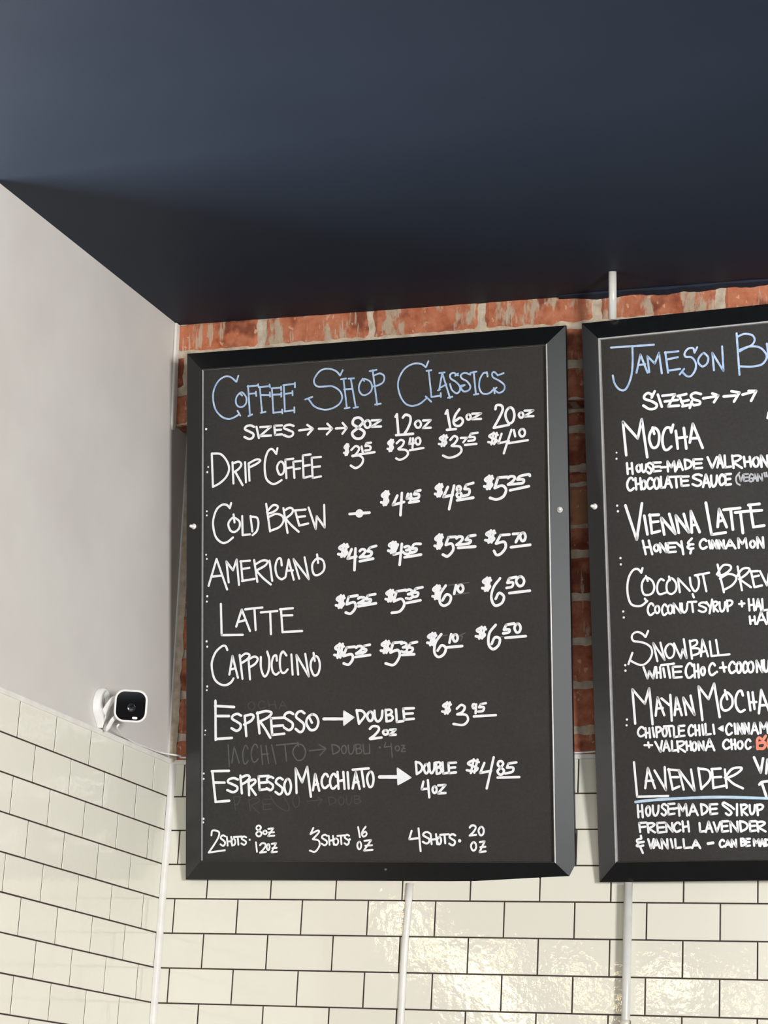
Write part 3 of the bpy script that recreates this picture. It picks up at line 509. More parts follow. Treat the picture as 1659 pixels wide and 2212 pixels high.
smudged_lettering|g|/28 1060,3043 1088,2550;/28 1151,2637 1206,3004 1330,2635;~28 1542,2949 1515,3016 1474,3017 1428,2901 1419,2755 1453,2621 1501,2617 1549,2683;~28 1786,2975 1751,3039 1697,3040 1639,2929 1626,2789 1670,2661 1733,2657 1795,2720;/28 1863,3020 1904,2592;/28 1986,3018 2053,2615;/28 1877,2818 2040,2829;/28 2128,3029 2230,2601;/28 2244,3023 2772,3063;/28 2448,3037 2487,2661;~28 2780,3033 2667,2945 2648,2821 2748,2678 2885,2705 2947,2853 2892,2996 2780,3033;/28 2759,3083 2777,2983;/28 3041,2887 3416,2920;/28 3270,3021 3443,2929 3295,2781;/28 3577,3022 3604,2798;~28 3577,3018 3689,2998 3763,2930 3726,2852 3604,2798;~28 3861,2994 3818,2949 3811,2887 3848,2815 3900,2828 3923,2903 3903,2975 3861,2994;~28 3971,3000 3977,2880 4009,2806 4056,2810 4097,2879 4109,2998;/28 4149,3015 4165,2803;~28 4149,3008 4237,3013 4273,2971 4221,2925 4160,2913;~28 4160,2913 4251,2918 4294,2865 4250,2817 4165,2803;/28 4321,3012 4346,2801 4478,2812;/28 4475,3010 4478,2812
smudged_lettering|g|.53 4718,2941;/26 4857,3048 4820,2945 4994,2963;/26 4981,3028 5009,2722;~26 5124,2967 5085,2941 5078,2905 5113,2863 5160,2871 5181,2914 5162,2956 5124,2967;/26 5225,2974 5303,2985 5218,2836 5317,2845;/26 5235,2904 5313,2910;.53 4718,2941
smudged_lettering|h|/23 1192,1868 1247,1566;~23 1192,1868 1357,1867 1302,1716 1220,1691;/23 1562,1815 1603,1564;~23 1576,1803 1767,1839 1821,1764 1603,1664;/23 1630,1664 1834,1493;/23 2120,1812 1903,1804 1924,1575 2119,1591;/23 1913,1694 2098,1705;~23 2093,1887 2228,1686 2471,1548 2552,1635 2418,1860;~23 2706,1908 2646,1840 2636,1744 2689,1634 2762,1656 2795,1771 2766,1881 2706,1908;/23 2983,1757 3331,1793;/23 3224,1855 3344,1793 3250,1681;/23 3491,1854 3518,1680;~23 3491,1850 3603,1836 3677,1783 3640,1723 3518,1680;~23 3790,1852 3741,1809 3733,1748 3776,1679 3836,1692 3863,1765 3839,1834 3790,1852;~23 3917,1876 3922,1757 3953,1684 3998,1688 4038,1757 4049,1875;/23 4102,1875 4120,1702;~23 4102,1870 4197,1874 4237,1839 4181,1802 4114,1792;~23 4114,1792 4212,1796 4260,1753 4212,1713 4120,1702;~23 1624,4010 1563,3967 1553,3905 1607,3833 1681,3846 1714,3920 1684,3991 1624,4010;~23 1952,3997 1919,4026 1870,4027 1816,3979 1804,3917 1845,3859 1903,3856 1960,3884;/23 2042,4040 2071,3850;/23 2199,4037 2233,3847;/23 2055,3935 2214,3946;/23 2314,3845 2394,4020 2504,3842;/23 2343,3901 2470,3906
"""
LETTERS_R = """\
heading_lettering|b|/43 663,11575 1628,11543;~43 1146,11565 1137,11172 1096,10896 1006,10676 913,10596 799,10645 713,10779 680,10948;/43 1217,10961 1319,11358 1465,10938;/43 1272,11128 1421,11132;/43 1504,10947 1473,11304 1633,11124 1736,11355 1782,10895;/43 1876,11354 1922,10895;/43 1868,11342 2168,11346;/43 1895,11188 2150,11216;/42 1924,10940 2191,10953;/42 2587,11393 2525,11278;~42 2520,11291 2493,11382 2385,11380 2305,11287 2327,11209 2453,11184 2536,11063 2530,10913 2437,10783 2336,10780 2234,10885;/42 2179,10833 2279,10944;~42 2707,11248 2616,11156 2599,11057 2683,10961 2786,11014 2821,11136 2757,11230 2707,11248;/42 2935,10854 2913,11240 3141,10818 3133,11357
heading_lettering|b|/42 3460,11612 3485,10703;~42 3469,11531 3621,11583 3792,11541 3845,11436 3784,11330 3607,11260 3518,11214;~42 3520,11248 3733,11297 3953,11251 4082,11089 4064,10966 3962,10877 3763,10856 3504,10883;/42 4104,11323 4154,10759;~42 4104,11311 4325,11314 4344,11187 4142,11058;/42 4142,11058 4375,10763
size_lettering|w|/55 1610,10515 1534,10380;~55 1561,10428 1461,10488 1375,10435 1385,10364 1531,10300 1643,10215 1602,10138 1474,10134 1344,10221;/55 1676,10433 1755,10159;/55 1777,10399 2056,10404 1895,10154 2135,10151;/55 1823,10269 2115,10278;/55 2148,10370 2235,10132;/55 2113,10361 2308,10389;/55 2189,10229 2353,10252;/55 2210,10127 2438,10157;~55 2627,10360 2498,10397 2408,10347 2455,10263 2591,10205 2588,10143 2462,10129;/55 2372,10080 2423,10220;/55 2673,10261 2982,10283;/55 2877,10350 3007,10293 2907,10157;/55 3123,10263 3379,10259;/55 3297,10361 3468,10314 3342,10131;/54 3533,10265 3827,10318;/54 3667,10333 3832,10318 3712,10113
price_lettering|w|/48 4048,9711 4081,9833
item_lettering|w|/57 922,9162 873,9903 1193,9506 1297,9926 1390,9080;~57 1558,9707 1476,9608 1449,9467 1499,9302 1576,9274 1645,9341 1674,9515 1645,9649 1558,9707;/57 1532,9720 1565,9579;/57 1990,9741 1943,9580;~57 1944,9584 1914,9681 1825,9678 1758,9552 1740,9377 1775,9232 1840,9204 1932,9267;/57 2044,9604 2074,9214;/57 2223,9651 2261,9199;/57 2071,9442 2282,9453;/57 2343,9323 2425,9726 2619,9185;/57 2369,9409 2545,9409
note_lettering|w|/50 931,8986 942,8747;/50 1038,8978 1053,8739;/50 936,8855 1044,8863;~50 1186,8927 1149,8893 1142,8842 1171,8780 1215,8789 1236,8849 1221,8909 1186,8927;~50 1262,8932 1263,8833 1284,8770 1318,8771 1350,8826 1362,8924;~50 1480,8925 1446,8950 1405,8935 1391,8890 1432,8848 1468,8806 1463,8748 1427,8721 1380,8759;/50 1686,8942 1508,8948 1519,8758 1679,8759;/50 1514,8857 1665,8855;/50 1682,8833 1793,8831;/50 1840,8733 1835,8953 1915,8815 1981,8941 2000,8721;/50 2023,8752 2091,8954 2166,8741;/50 2047,8816 2143,8817;/50 2214,8962 2229,8751;~50 2214,8958 2306,8934 2365,8866 2331,8795 2229,8751;/50 2599,8942 2406,8949 2417,8754 2591,8754;/50 2412,8856 2576,8853;/50 2718,8972 2811,8734 2921,8960;/50 2923,8736 2986,8998 3047,8726;/50 2945,8820 3029,8824;/50 3090,8979 3096,8723 3217,8731;/50 3253,8966 3274,8698;~50 3252,8950 3380,8956 3446,8911 3376,8850 3264,8819;/50 3268,8818 3454,8684;/50 3507,8918 3521,8711;/50 3631,8908 3649,8701;/50 3513,8804 3639,8809;~50 3758,8887 3709,8842 3698,8775 3737,8694 3796,8705 3825,8784 3805,8864 3758,8887;/50 3878,8672 3874,8916 4013,8662 4009,8906;/50 4067,8668 4141,8906 4217,8657;/50 4093,8744 4194,8746
note_lettering|w|~50 1063,8601 1034,8647 988,8650 935,8577 921,8482 956,8392 1009,8385 1064,8425;/50 1110,8642 1121,8393;/50 1216,8634 1231,8385;/50 1114,8505 1222,8515;~50 1285,8574 1248,8531 1240,8468 1269,8393 1313,8404 1335,8479 1320,8553 1285,8574;~50 1488,8572 1463,8611 1425,8614 1380,8553 1368,8473 1397,8397 1442,8391 1489,8425;~50 1576,8611 1530,8557 1520,8477 1555,8383 1609,8397 1636,8492 1618,8585 1576,8611;/50 1674,8625 1676,8385 1755,8396;/50 1759,8389 1831,8624 1909,8378;/50 1784,8464 1885,8466;/50 1873,8607 2139,8601;/50 2006,8604 2019,8370;/50 2288,8589 2116,8594 2126,8395 2281,8398;/50 2121,8499 2267,8498;~50 2574,8586 2500,8617 2413,8603 2386,8555 2474,8506 2554,8458 2545,8396 2469,8369 2367,8414;/50 2595,8338 2668,8600 2743,8327;/50 2620,8421 2720,8425;~50 2779,8569 2780,8429 2805,8340 2848,8341 2890,8420 2905,8560;~50 3056,8530 3035,8567 3003,8569 2964,8510 2954,8432 2978,8359 3016,8354 3055,8387;/50 3211,8573 3085,8573 3088,8344 3202,8352;/50 3086,8463 3194,8467
note_lettering|v|~35 3396,8587 3320,8489 3332,8369 3395,8321;/35 3383,8535 3420,8395 3469,8531;/35 3582,8544 3485,8546 3488,8394 3576,8398;/35 3487,8473 3569,8474;~35 3680,8516 3642,8540 3605,8474 3618,8378 3670,8391 3673,8443;/35 3643,8445 3677,8442;/35 3683,8386 3726,8533 3769,8379;/35 3698,8433 3756,8434;/34 3790,8378 3786,8529 3883,8371 3879,8522;/34 3926,8539 3944,8458;/34 3972,8542 3987,8455
item_lettering|w|/59 865,8060 1091,7301 1235,8078;/59 1277,7806 1333,7398;/59 1400,7819 1434,7413;/59 1388,7809 1599,7805;/59 1416,7654 1583,7660;/59 1430,7418 1608,7451;/59 1705,7369 1652,7736 1948,7368 1832,7806;/59 2026,7384 1974,7763 2246,7380 2151,7784;/58 2311,7372 2307,7836 2482,7369;/58 2317,7523 2416,7538;/58 2642,7992 2739,7298 3046,7322;/58 2878,7454 2924,7835 3073,7437;/58 2902,7569 3018,7593;/58 3023,7813 3379,7826;/58 3173,7813 3205,7376;/58 3269,7737 3587,7747;/58 3382,7734 3417,7287;/58 3593,7880 3648,7398;/58 3560,7876 3797,7883;/58 3630,7744 3841,7744;/58 3648,7398 3878,7416
note_lettering|w|/50 1224,7264 1280,6970;/50 1357,7261 1424,6961;/50 1241,7121 1396,7117;~50 1514,7158 1476,7126 1468,7080 1499,7024 1544,7032 1566,7087 1550,7142 1514,7158;/50 1606,6993 1599,7185 1735,6985 1728,7176;/50 1952,7172 1769,7176 1780,6978 1944,6982;/50 1774,7081 1930,7081;/50 1967,7171 2080,7062;/50 2074,7197 2107,6918;~50 2306,7242 2226,7165 2236,7128 2334,7115;~50 2279,7119 2205,7069 2254,7023 2331,7029;/50 2291,7021 2261,6925;~50 2619,7168 2590,7202 2543,7205 2490,7153 2476,7083 2512,7017 2566,7011 2622,7040;/50 2675,7168 2705,7005;/50 2748,7002 2745,7174 2842,6996 2839,7168;/50 2897,6992 2892,7165 2998,6986 2994,7158;/50 3037,6983 3131,7160 3242,6970;/50 3070,7040 3208,7038;/49 3316,6976 3309,7180 3396,7052 3469,7170 3490,6965;~49 3611,7107 3571,7075 3563,7026 3595,6969 3641,6977 3664,7034 3648,7090 3611,7107;/49 3722,6950 3718,7175 3843,6942 3839,7166
item_lettering|w|/46 1198,6673 1165,6575;~46 1166,6582 1090,6658 989,6643 895,6511 848,6318 852,6101 908,5924 1017,5862 1151,5867 1276,5958;/46 1223,6010 1272,5947;~46 1273,6463 1192,6385 1165,6256 1204,6113 1303,6084 1405,6134 1443,6262 1392,6395 1273,6463;/46 1267,6495 1303,6389;~45 1657,6379 1592,6411 1522,6322 1506,6172 1558,6087 1691,6114;~45 1813,6413 1733,6331 1711,6225 1735,6115 1822,6078 1913,6148 1929,6277 1877,6377 1813,6413;/45 1775,6454 1789,6371;/45 1999,6105 1971,6404 2219,6120;~45 2230,6406 2249,6237 2327,6107 2407,6184 2424,6334 2389,6443;/45 2341,6446 2652,6483;/45 2516,6457 2578,6093;/45 2277,6048 2301,5976;/45 2843,6648 2956,6050;~45 2820,6439 2957,6619 3108,6610 3116,6528 2971,6430 2851,6411;~45 2881,6345 3058,6431 3207,6390 3232,6307 3134,6185 2958,6099;/45 3273,6578 3345,6070;~45 3231,6350 3363,6513 3493,6533 3523,6482 3422,6381 3290,6310;/45 3311,6303 3540,6123;/45 3555,6465 3615,6119;/45 3548,6459 3704,6456;/45 3581,6336 3721,6359;/45 3615,6119 3777,6147;/45 3747,6453 3883,6141 3937,6393 4033,6154 4083,6575
note_lettering|w|~46 1410,5852 1383,5893 1341,5895 1293,5828 1280,5742 1312,5661 1360,5656 1411,5693;~45 1487,5838 1449,5802 1441,5750 1472,5688 1517,5698 1539,5760 1523,5821 1487,5838;~45 1697,5818 1676,5855 1643,5857 1604,5796 1594,5717 1619,5644 1657,5639 1697,5673;~45 1772,5844 1732,5800 1723,5737 1755,5662 1802,5674 1825,5750 1809,5824 1772,5844;/45 1860,5667 1852,5872 2004,5659 1996,5864;~45 2034,5862 2035,5746 2060,5673 2101,5674 2140,5740 2154,5855;/45 2170,5886 2351,5883;/45 2253,5882 2271,5666;~45 2569,5833 2507,5857 2434,5845 2411,5805 2485,5767 2552,5728 2545,5678 2481,5655 2395,5690;/45 2569,5864 2636,5760;/45 2694,5907 2628,5619;/45 2714,5863 2722,5653;~45 2713,5850 2779,5859 2812,5826 2776,5775 2718,5747;/45 2720,5747 2814,5648;~45 2854,5844 2855,5725 2880,5650 2920,5652 2958,5719 2973,5838;/45 3013,5872 3022,5643;~45 3013,5860 3084,5868 3130,5831 3098,5771 3017,5739;/45 3272,5783 3386,5787;/45 3324,5839 3334,5726;/45 3480,5873 3489,5633;/45 3582,5867 3594,5627;/45 3483,5741 3587,5752;/45 3620,5636 3679,5862 3737,5630;/45 3641,5708 3720,5713;/45 3768,5857 3773,5617 3882,5628;/45 3486,5505 3498,5346;/45 3588,5500 3603,5340;/45 3491,5418 3594,5423;/45 3639,5338 3733,5588 3837,5328;/45 3673,5418 3806,5421;/45 3869,5570 3870,5337 3955,5349
item_lettering|w|/44 1273,5312 1215,5187;~44 1204,5188 1142,5256 1036,5303 937,5266 906,5188 943,5113 1050,5091 1199,5048 1314,4959 1342,4832 1283,4699 1183,4610 1086,4587 969,4630 852,4698;/44 908,4859 811,4620;/44 1453,4654 1375,5046 1614,4673 1532,5048;~44 1729,5008 1651,4938 1635,4836 1697,4715 1789,4735 1834,4856 1803,4975 1729,5008;/44 1830,5017 1967,4693 2016,4883 2094,4687 2046,5096;/44 2176,5058 2210,4671;~44 2182,5042 2310,5062 2328,4983 2197,4902;~44 2197,4896 2366,4877 2362,4784 2223,4739;/44 2406,4714 2452,5070 2560,4706;/44 2441,4807 2533,4824;/44 2608,5021 2633,4713;/44 2746,5045 2785,4727;/44 2633,4709 3022,4728
note_lettering|w|/48 1142,4539 1222,4295 1265,4449 1348,4290 1395,4527;/48 1421,4526 1428,4301;/48 1505,4522 1515,4297;/48 1423,4402 1509,4414;/48 1576,4498 1605,4310;/48 1529,4563 1814,4587;/48 1675,4577 1717,4289;/48 1981,4518 1783,4517 1794,4285 1973,4294;/48 1789,4406 1957,4410;~48 2217,4518 2186,4569 2136,4571 2078,4488 2063,4381 2100,4281 2158,4276 2217,4322;/48 2251,4547 2256,4272;/48 2334,4543 2342,4268;/48 2253,4395 2337,4411;~48 2435,4481 2402,4441 2394,4383 2420,4316 2458,4328 2478,4396 2465,4463 2435,4481;~48 2698,4507 2672,4548 2630,4550 2582,4482 2569,4396 2600,4316 2649,4311 2699,4348;.58 2735,4368;/48 2806,4454 2938,4458;/48 2869,4560 2896,4367;~48 3126,4521 3100,4559 3060,4561 3012,4498 2999,4417 3030,4342 3078,4337 3127,4372;~48 3210,4549 3171,4497 3162,4421 3191,4334 3237,4349 3261,4439 3246,4525 3210,4549;~48 3384,4510 3368,4547 3341,4548 3309,4487 3299,4408 3318,4335 3350,4331 3382,4366;~48 3461,4548 3412,4496 3402,4421 3439,4333 3496,4348 3524,4437 3506,4524 3461,4548;/48 3594,4326 3592,4568 3706,4321 3704,4563;~48 3748,4571 3747,4426 3768,4336 3805,4339 3842,4422 3857,4566
item_lettering|w|/51 916,3344 880,4076 1142,3758 1250,4082 1297,3316;/50 1372,3494 1429,3881 1560,3499;/50 1399,3644 1533,3653;/50 1513,3857 1684,3706;/50 1708,3922 1719,3378;/50 1787,3491 1839,3865 1941,3485;/50 1823,3613 1915,3620;/50 2037,3490 1987,3855 2216,3483 2148,3890;/50 2384,3364 2328,4079 2534,3800 2667,4126 2759,3412;~50 2916,3921 2821,3805 2795,3683 2839,3563 2943,3559 3036,3653 3042,3797 2978,3898 2916,3921;/50 2893,3973 2935,3784;~50 3273,3849 3240,3948 3166,3915 3112,3773 3126,3609 3201,3508 3296,3545;/50 3384,3912 3420,3531;/50 3481,3908 3508,3558;/50 3406,3700 3551,3701;/50 3597,3463 3665,3951 3829,3460;/50 3631,3626 3775,3631
note_lettering|w|~46 1104,3226 1076,3258 1033,3260 983,3206 970,3138 1004,3074 1055,3070 1107,3100;/46 1138,3239 1146,3038;/46 1222,3236 1233,3035;/46 1141,3129 1227,3140;/46 1294,3244 1323,3047;/46 1373,3252 1381,3039;~46 1373,3241 1435,3250 1475,3216 1447,3160 1377,3128;~46 1555,3235 1517,3191 1509,3128 1538,3054 1582,3067 1604,3142 1589,3216 1555,3235;/46 1544,3262 1732,3266;/46 1646,3252 1674,3045;/46 1756,3244 1760,3026 1850,3038;/46 1992,3261 1863,3256 1867,3039 1984,3051;/46 1865,3152 1975,3160;~46 2179,3225 2158,3261 2125,3262 2086,3201 2075,3124 2100,3052 2139,3048 2179,3083;/46 2222,3263 2229,3051;/46 2305,3260 2315,3048;/46 2225,3147 2309,3158;/46 2376,3268 2393,3056;/46 2444,3282 2449,3054 2551,3067;/46 2611,3260 2630,3068;^46 2722,3174 2819,3228 2820,3115;~46 3006,3224 2981,3262 2942,3264 2896,3201 2883,3120 2913,3045 2959,3042 3006,3077;/46 3070,3264 3082,3053;/46 3134,3051 3132,3262 3227,3048 3226,3258;/46 3279,3053 3278,3267 3372,3049 3371,3263;/46 3424,3042 3492,3265 3564,3037;/46 3448,3113 3542,3119;/46 3617,3051 3613,3271 3689,3137 3754,3266 3770,3046
note_lettering|w|/46 1103,2878 1270,2873;/46 1187,2933 1204,2827;/46 1341,2939 1450,2727 1490,2954;/46 1514,2745 1579,2956 1648,2741;/46 1537,2813 1627,2818;/46 1703,2947 1707,2739 1801,2751;/46 1819,2937 1837,2715;~46 1818,2924 1924,2934 1979,2899 1921,2845 1828,2815;/46 1832,2815 1986,2710;/46 2019,2927 2028,2746;/46 2106,2924 2118,2743;/46 2023,2827 2111,2837;~46 2186,2905 2151,2863 2143,2802 2170,2731 2211,2744 2232,2816 2219,2886 2186,2905;/46 2287,2738 2282,2918 2391,2735 2386,2915;/46 2432,2729 2519,2962 2616,2723;/46 2463,2803 2587,2809;~46 2940,2897 2913,2929 2870,2930 2821,2878 2809,2812 2842,2751 2891,2747 2942,2776;/46 2984,2936 2990,2736;/46 3060,2934 3069,2734;/46 2986,2826 3064,2838;~46 3167,2893 3124,2857 3116,2803 3149,2741 3199,2752 3224,2815 3207,2877 3167,2893;~46 3391,2888 3370,2920 3335,2921 3296,2867 3285,2799 3311,2736 3350,2733 3391,2763
note_lettering|g|.58 3454,2770
spicy_lettering|o|~55 3719,2987 3654,2910 3585,2956 3539,2914 3535,2827 3580,2843 3687,2857;/55 3536,2844 3535,2722;~55 3541,2844 3678,2849 3702,2787 3655,2727 3558,2730;/55 3787,2923 3747,2820 3779,2732
item_lettering|w|/48 859,2523 904,1790 1581,1792;/48 1087,1968 1160,2390 1300,1963;/48 1103,2118 1264,2124;/48 1303,2335 1537,1916 1529,2400;/48 1612,2357 1685,1922;/48 1601,2347 1823,2324;/48 1638,2186 1817,2181;/48 1681,1929 1831,1986;/48 1923,1917 1834,2330 2154,1890 2097,2333;/48 2256,2359 2306,1917;~48 2256,2349 2454,2313 2512,2193 2465,2072 2313,1933;/48 2548,2331 2564,1931;/48 2538,2331 2736,2336;/48 2562,2157 2740,2162;/48 2564,1937 2816,1978;/48 2823,2313 2849,1934;~48 2816,2144 2975,2319 3163,2344 3167,2293 3032,2199 2847,2129;~48 2868,2129 3004,2007 3192,1911
add_in_lettering|w|/54 3455,2548 3581,2229 3645,2522;/54 3697,2211 3736,2493 3817,2218
add_in_lettering|w|/54 3593,2022 3677,1738;~54 3544,1983 3603,2032 3768,2048
underline_mark|l|~55 863,1681 1078,1701 1504,1724 2138,1742 2764,1739 3384,1709 3793,1687
note_lettering|w|/46 908,1615 916,1356;/46 1001,1613 1012,1354;/46 911,1472 1005,1488;~46 1131,1579 1094,1532 1086,1465 1115,1388 1158,1403 1181,1482 1166,1559 1131,1579;~46 1238,1597 1240,1470 1266,1392 1310,1395 1351,1468 1365,1594;~46 1530,1597 1494,1622 1451,1604 1436,1557 1479,1516 1518,1474 1512,1415 1474,1385 1425,1422;/46 1712,1627 1568,1621 1574,1404 1704,1417;/46 1571,1517 1694,1526;/46 1686,1516 1772,1534;/46 1809,1374 1804,1615 1887,1469 1958,1612 1976,1371;/46 2023,1380 2109,1608 2207,1376;/46 2053,1453 2177,1459;/46 2283,1604 2296,1384;~46 2283,1600 2367,1580 2422,1513 2390,1437 2296,1384;/46 2634,1596 2471,1592 2479,1391 2626,1402;/46 2475,1495 2614,1503;~46 2896,1560 2780,1623 2751,1578 2858,1490 2927,1412 2873,1362 2807,1400;/46 2906,1560 2986,1487;/46 3053,1587 3043,1353;/46 3135,1575 3147,1357;~46 3134,1562 3219,1573 3262,1539 3215,1486 3141,1455;/46 3144,1455 3266,1354;~46 3320,1561 3321,1448 3343,1378 3380,1381 3415,1446 3429,1558;/46 3475,1567 3485,1350;~46 3474,1557 3552,1566 3602,1532 3568,1474 3480,1441
note_lettering|w|/46 1082,1242 926,1235 943,1048;/46 934,1146 1061,1156;/46 1107,1231 1125,1034;~46 1107,1219 1207,1229 1259,1198 1204,1150 1117,1123;/46 1120,1123 1266,1032;/46 1486,1234 1320,1229 1329,1026 1478,1038;/46 1325,1132 1465,1139;/46 1519,1043 1511,1223 1652,1041 1644,1220;~46 1819,1193 1790,1224 1746,1225 1695,1173 1683,1107 1717,1045 1769,1043 1821,1072;/46 1870,1251 1884,1041;/46 1988,1248 2005,1039;/46 1876,1135 1995,1148;/46 2236,1209 2244,1030 2351,1041;/46 2365,1022 2433,1236 2506,1019;/46 2389,1090 2484,1097;/46 2539,1219 2602,1024 2681,1221;/46 2848,1238 2706,1232 2712,1022 2839,1035;/46 2709,1131 2829,1140;/46 2901,1018 2893,1227 3049,1016 3042,1224;/46 3100,1233 3115,1019;~46 3100,1228 3195,1209 3257,1144 3222,1070 3115,1019;/46 3435,1226 3306,1220 3310,1021 3427,1033;/46 3308,1125 3418,1133;/46 3460,1215 3478,1012;~46 3459,1203 3568,1213 3624,1182 3564,1132 3469,1104;/46 3473,1103 3631,1009
note_lettering|w|/46 955,968 964,910;~46 964,910 871,881 886,829 1014,838;~46 900,809 856,758 926,747 1001,762;/46 926,747 985,607;/46 1112,893 1166,702 1233,895;/46 1226,706 1289,884 1360,704;/46 1249,763 1338,768;/46 1409,693 1403,888 1533,691 1526,886;/46 1604,885 1639,709;/46 1698,883 1706,698 1818,709;/46 1877,880 1890,695 2034,706;/46 2059,693 2138,856 2232,690;/46 2087,745 2203,750
note_lettering|w|/56 2399,779 2512,793
note_lettering|w|~44 2747,823 2727,847 2696,847 2660,807 2651,755 2675,708 2711,706 2748,729;/44 2768,712 2824,838 2888,710;/44 2788,752 2868,756;/44 2912,706 2908,853 3001,704 2998,851;/44 3105,870 3109,723;~44 3105,865 3155,869 3174,839 3144,807 3109,799;~44 3109,799 3160,803 3183,766 3157,732 3109,723;/44 3297,867 3208,862 3211,715 3291,725;/44 3210,792 3285,798;/44 3379,719 3375,855 3430,772 3477,853 3490,717;/44 3510,711 3550,852 3592,709;/44 3524,756 3579,761;/44 3618,851 3627,715;~44 3618,848 3676,836 3714,795 3692,748 3627,715;/44 3839,851 3747,847 3750,713 3833,721;/44 3749,783 3827,789
guide_dot|w|.41 705,9235;.47 700,9102;.51 680,8071;.53 692,7946;.52 713,6921;.50 717,6784;.50 735,5760;.50 742,5630;.52 740,4601;.52 740,4482;.52 736,3436;.48 724,3313
"""
# ------------------------------------------------------------------ menu boards
BW, BH = .9144, 1.2192
INS, LIPH, PANEL = .0402, .0123, .0016
def board_matrix(x0, y0, z0, t, rz, yaw):
    u = Vector((math.cos(yaw) * math.cos(rz), math.sin(yaw), math.sin(rz))).normalized()
    v = Vector((0, -math.sin(t), math.cos(t))); v = (v - u * u.dot(v)).normalized()
    n = u.cross(v); m = Matrix.Identity(4)
    for i in range(3): m[i][0] = u[i]; m[i][1] = v[i]; m[i][2] = n[i]
    m[0][3], m[1][3], m[2][3] = x0, y0, z0 + Z0
    return m
def ring_piece(prof, side):
    """one mitred side of the frame: prof = (inset, height) points"""
    vs = []
    for d, h in prof:
        c = [(d, d), (BW - d, d), (BW - d, BH - d), (d, BH - d)]
        a, b = c[side], c[(side + 1) % 4]
        vs += [(a[0], a[1], h), (b[0], b[1], h)]
    fs = [(2 * i, 2 * i + 1, 2 * i + 3, 2 * i + 2) for i in range(len(prof) - 1)]
    return vs, fs
def strokes_mesh(name, txt, ink, parent, base):
    b = MB(); k = 0
    for st in txt.split(';'):
        kind = st[0]; parts = st[1:].split()
        hw = float(parts[0]) * 5e-5 * (1.06 if kind != '.' else 1)
        pts = [tuple(float(c) * 1e-4 for c in p.split(',')) for p in parts[1:]]
        h = base + .00012 + .000012 * (k % 14); k += 1
        if kind == '^':
            b.add([(x, y, h) for x, y in pts], [tuple(range(len(pts)))] if True else []); 
            hw = .0016; pts = pts + pts[:1]; h += .00001
        if kind == '.':
            x, y = pts[0]; n = 16
            b.add([(x + hw * math.cos(6.2832 * i / n), y + hw * math.sin(6.2832 * i / n), h) for i in range(n)], [tuple(range(n))]); continue
        P = spline([Vector((x, y)) for x, y in pts], 8, (Vector(pts[0]) - Vector(pts[-1])).length < .003) if kind == '~' and len(pts) > 2 else [Vector(p) for p in pts]
        n = len(P); L = []; Rr = []
        wob = random.random() * 40
        segs = [P] if kind == '~' else [P[i:i + 2] for i in range(n - 1)]
        for sg in segs:
            if kind != '~':   # straight marker stroke: a few samples so that the width can breathe
                a, c = sg; sg = [a.lerp(c, i / 6) for i in range(7)]
            vs = []; m = len(sg)
            for i, p in enumerate(sg):
                t = sg[min(i + 1, m - 1)] - sg[max(i - 1, 0)]
                if t.length < 1e-9: t = Vector((1, 0))
                t.normalize(); q = Vector((-t.y, t.x))
                wd = hw * (1 + .10 * noise.noise(Vector((p.x * 60 + wob, p.y * 60, 0))))
                vs += [(p.x + q.x * wd, p.y + q.y * wd, h), (p.x - q.x * wd, p.y - q.y * wd, h)]
            b.add(vs, [(2 * i, 2 * i + 1, 2 * i + 3, 2 * i + 2) for i in range(m - 1)])
            for e, o_ in ((0, sg[min(1, m - 1)]), (-1, sg[max(m - 2, 0)])):
                p = sg[e]; t = (p - o_); 
                if t.length < 1e-9: continue
                a0 = math.atan2(t.y, t.x)
                b.add([(p.x + hw * .98 * math.cos(a0 - 1.5708 + 3.1416 * i / 8), p.y + hw * .98 * math.sin(a0 - 1.5708 + 3.1416 * i / 8), h) for i in range(9)], [tuple(range(9))])
    return b.build(name, INK[ink], parent)
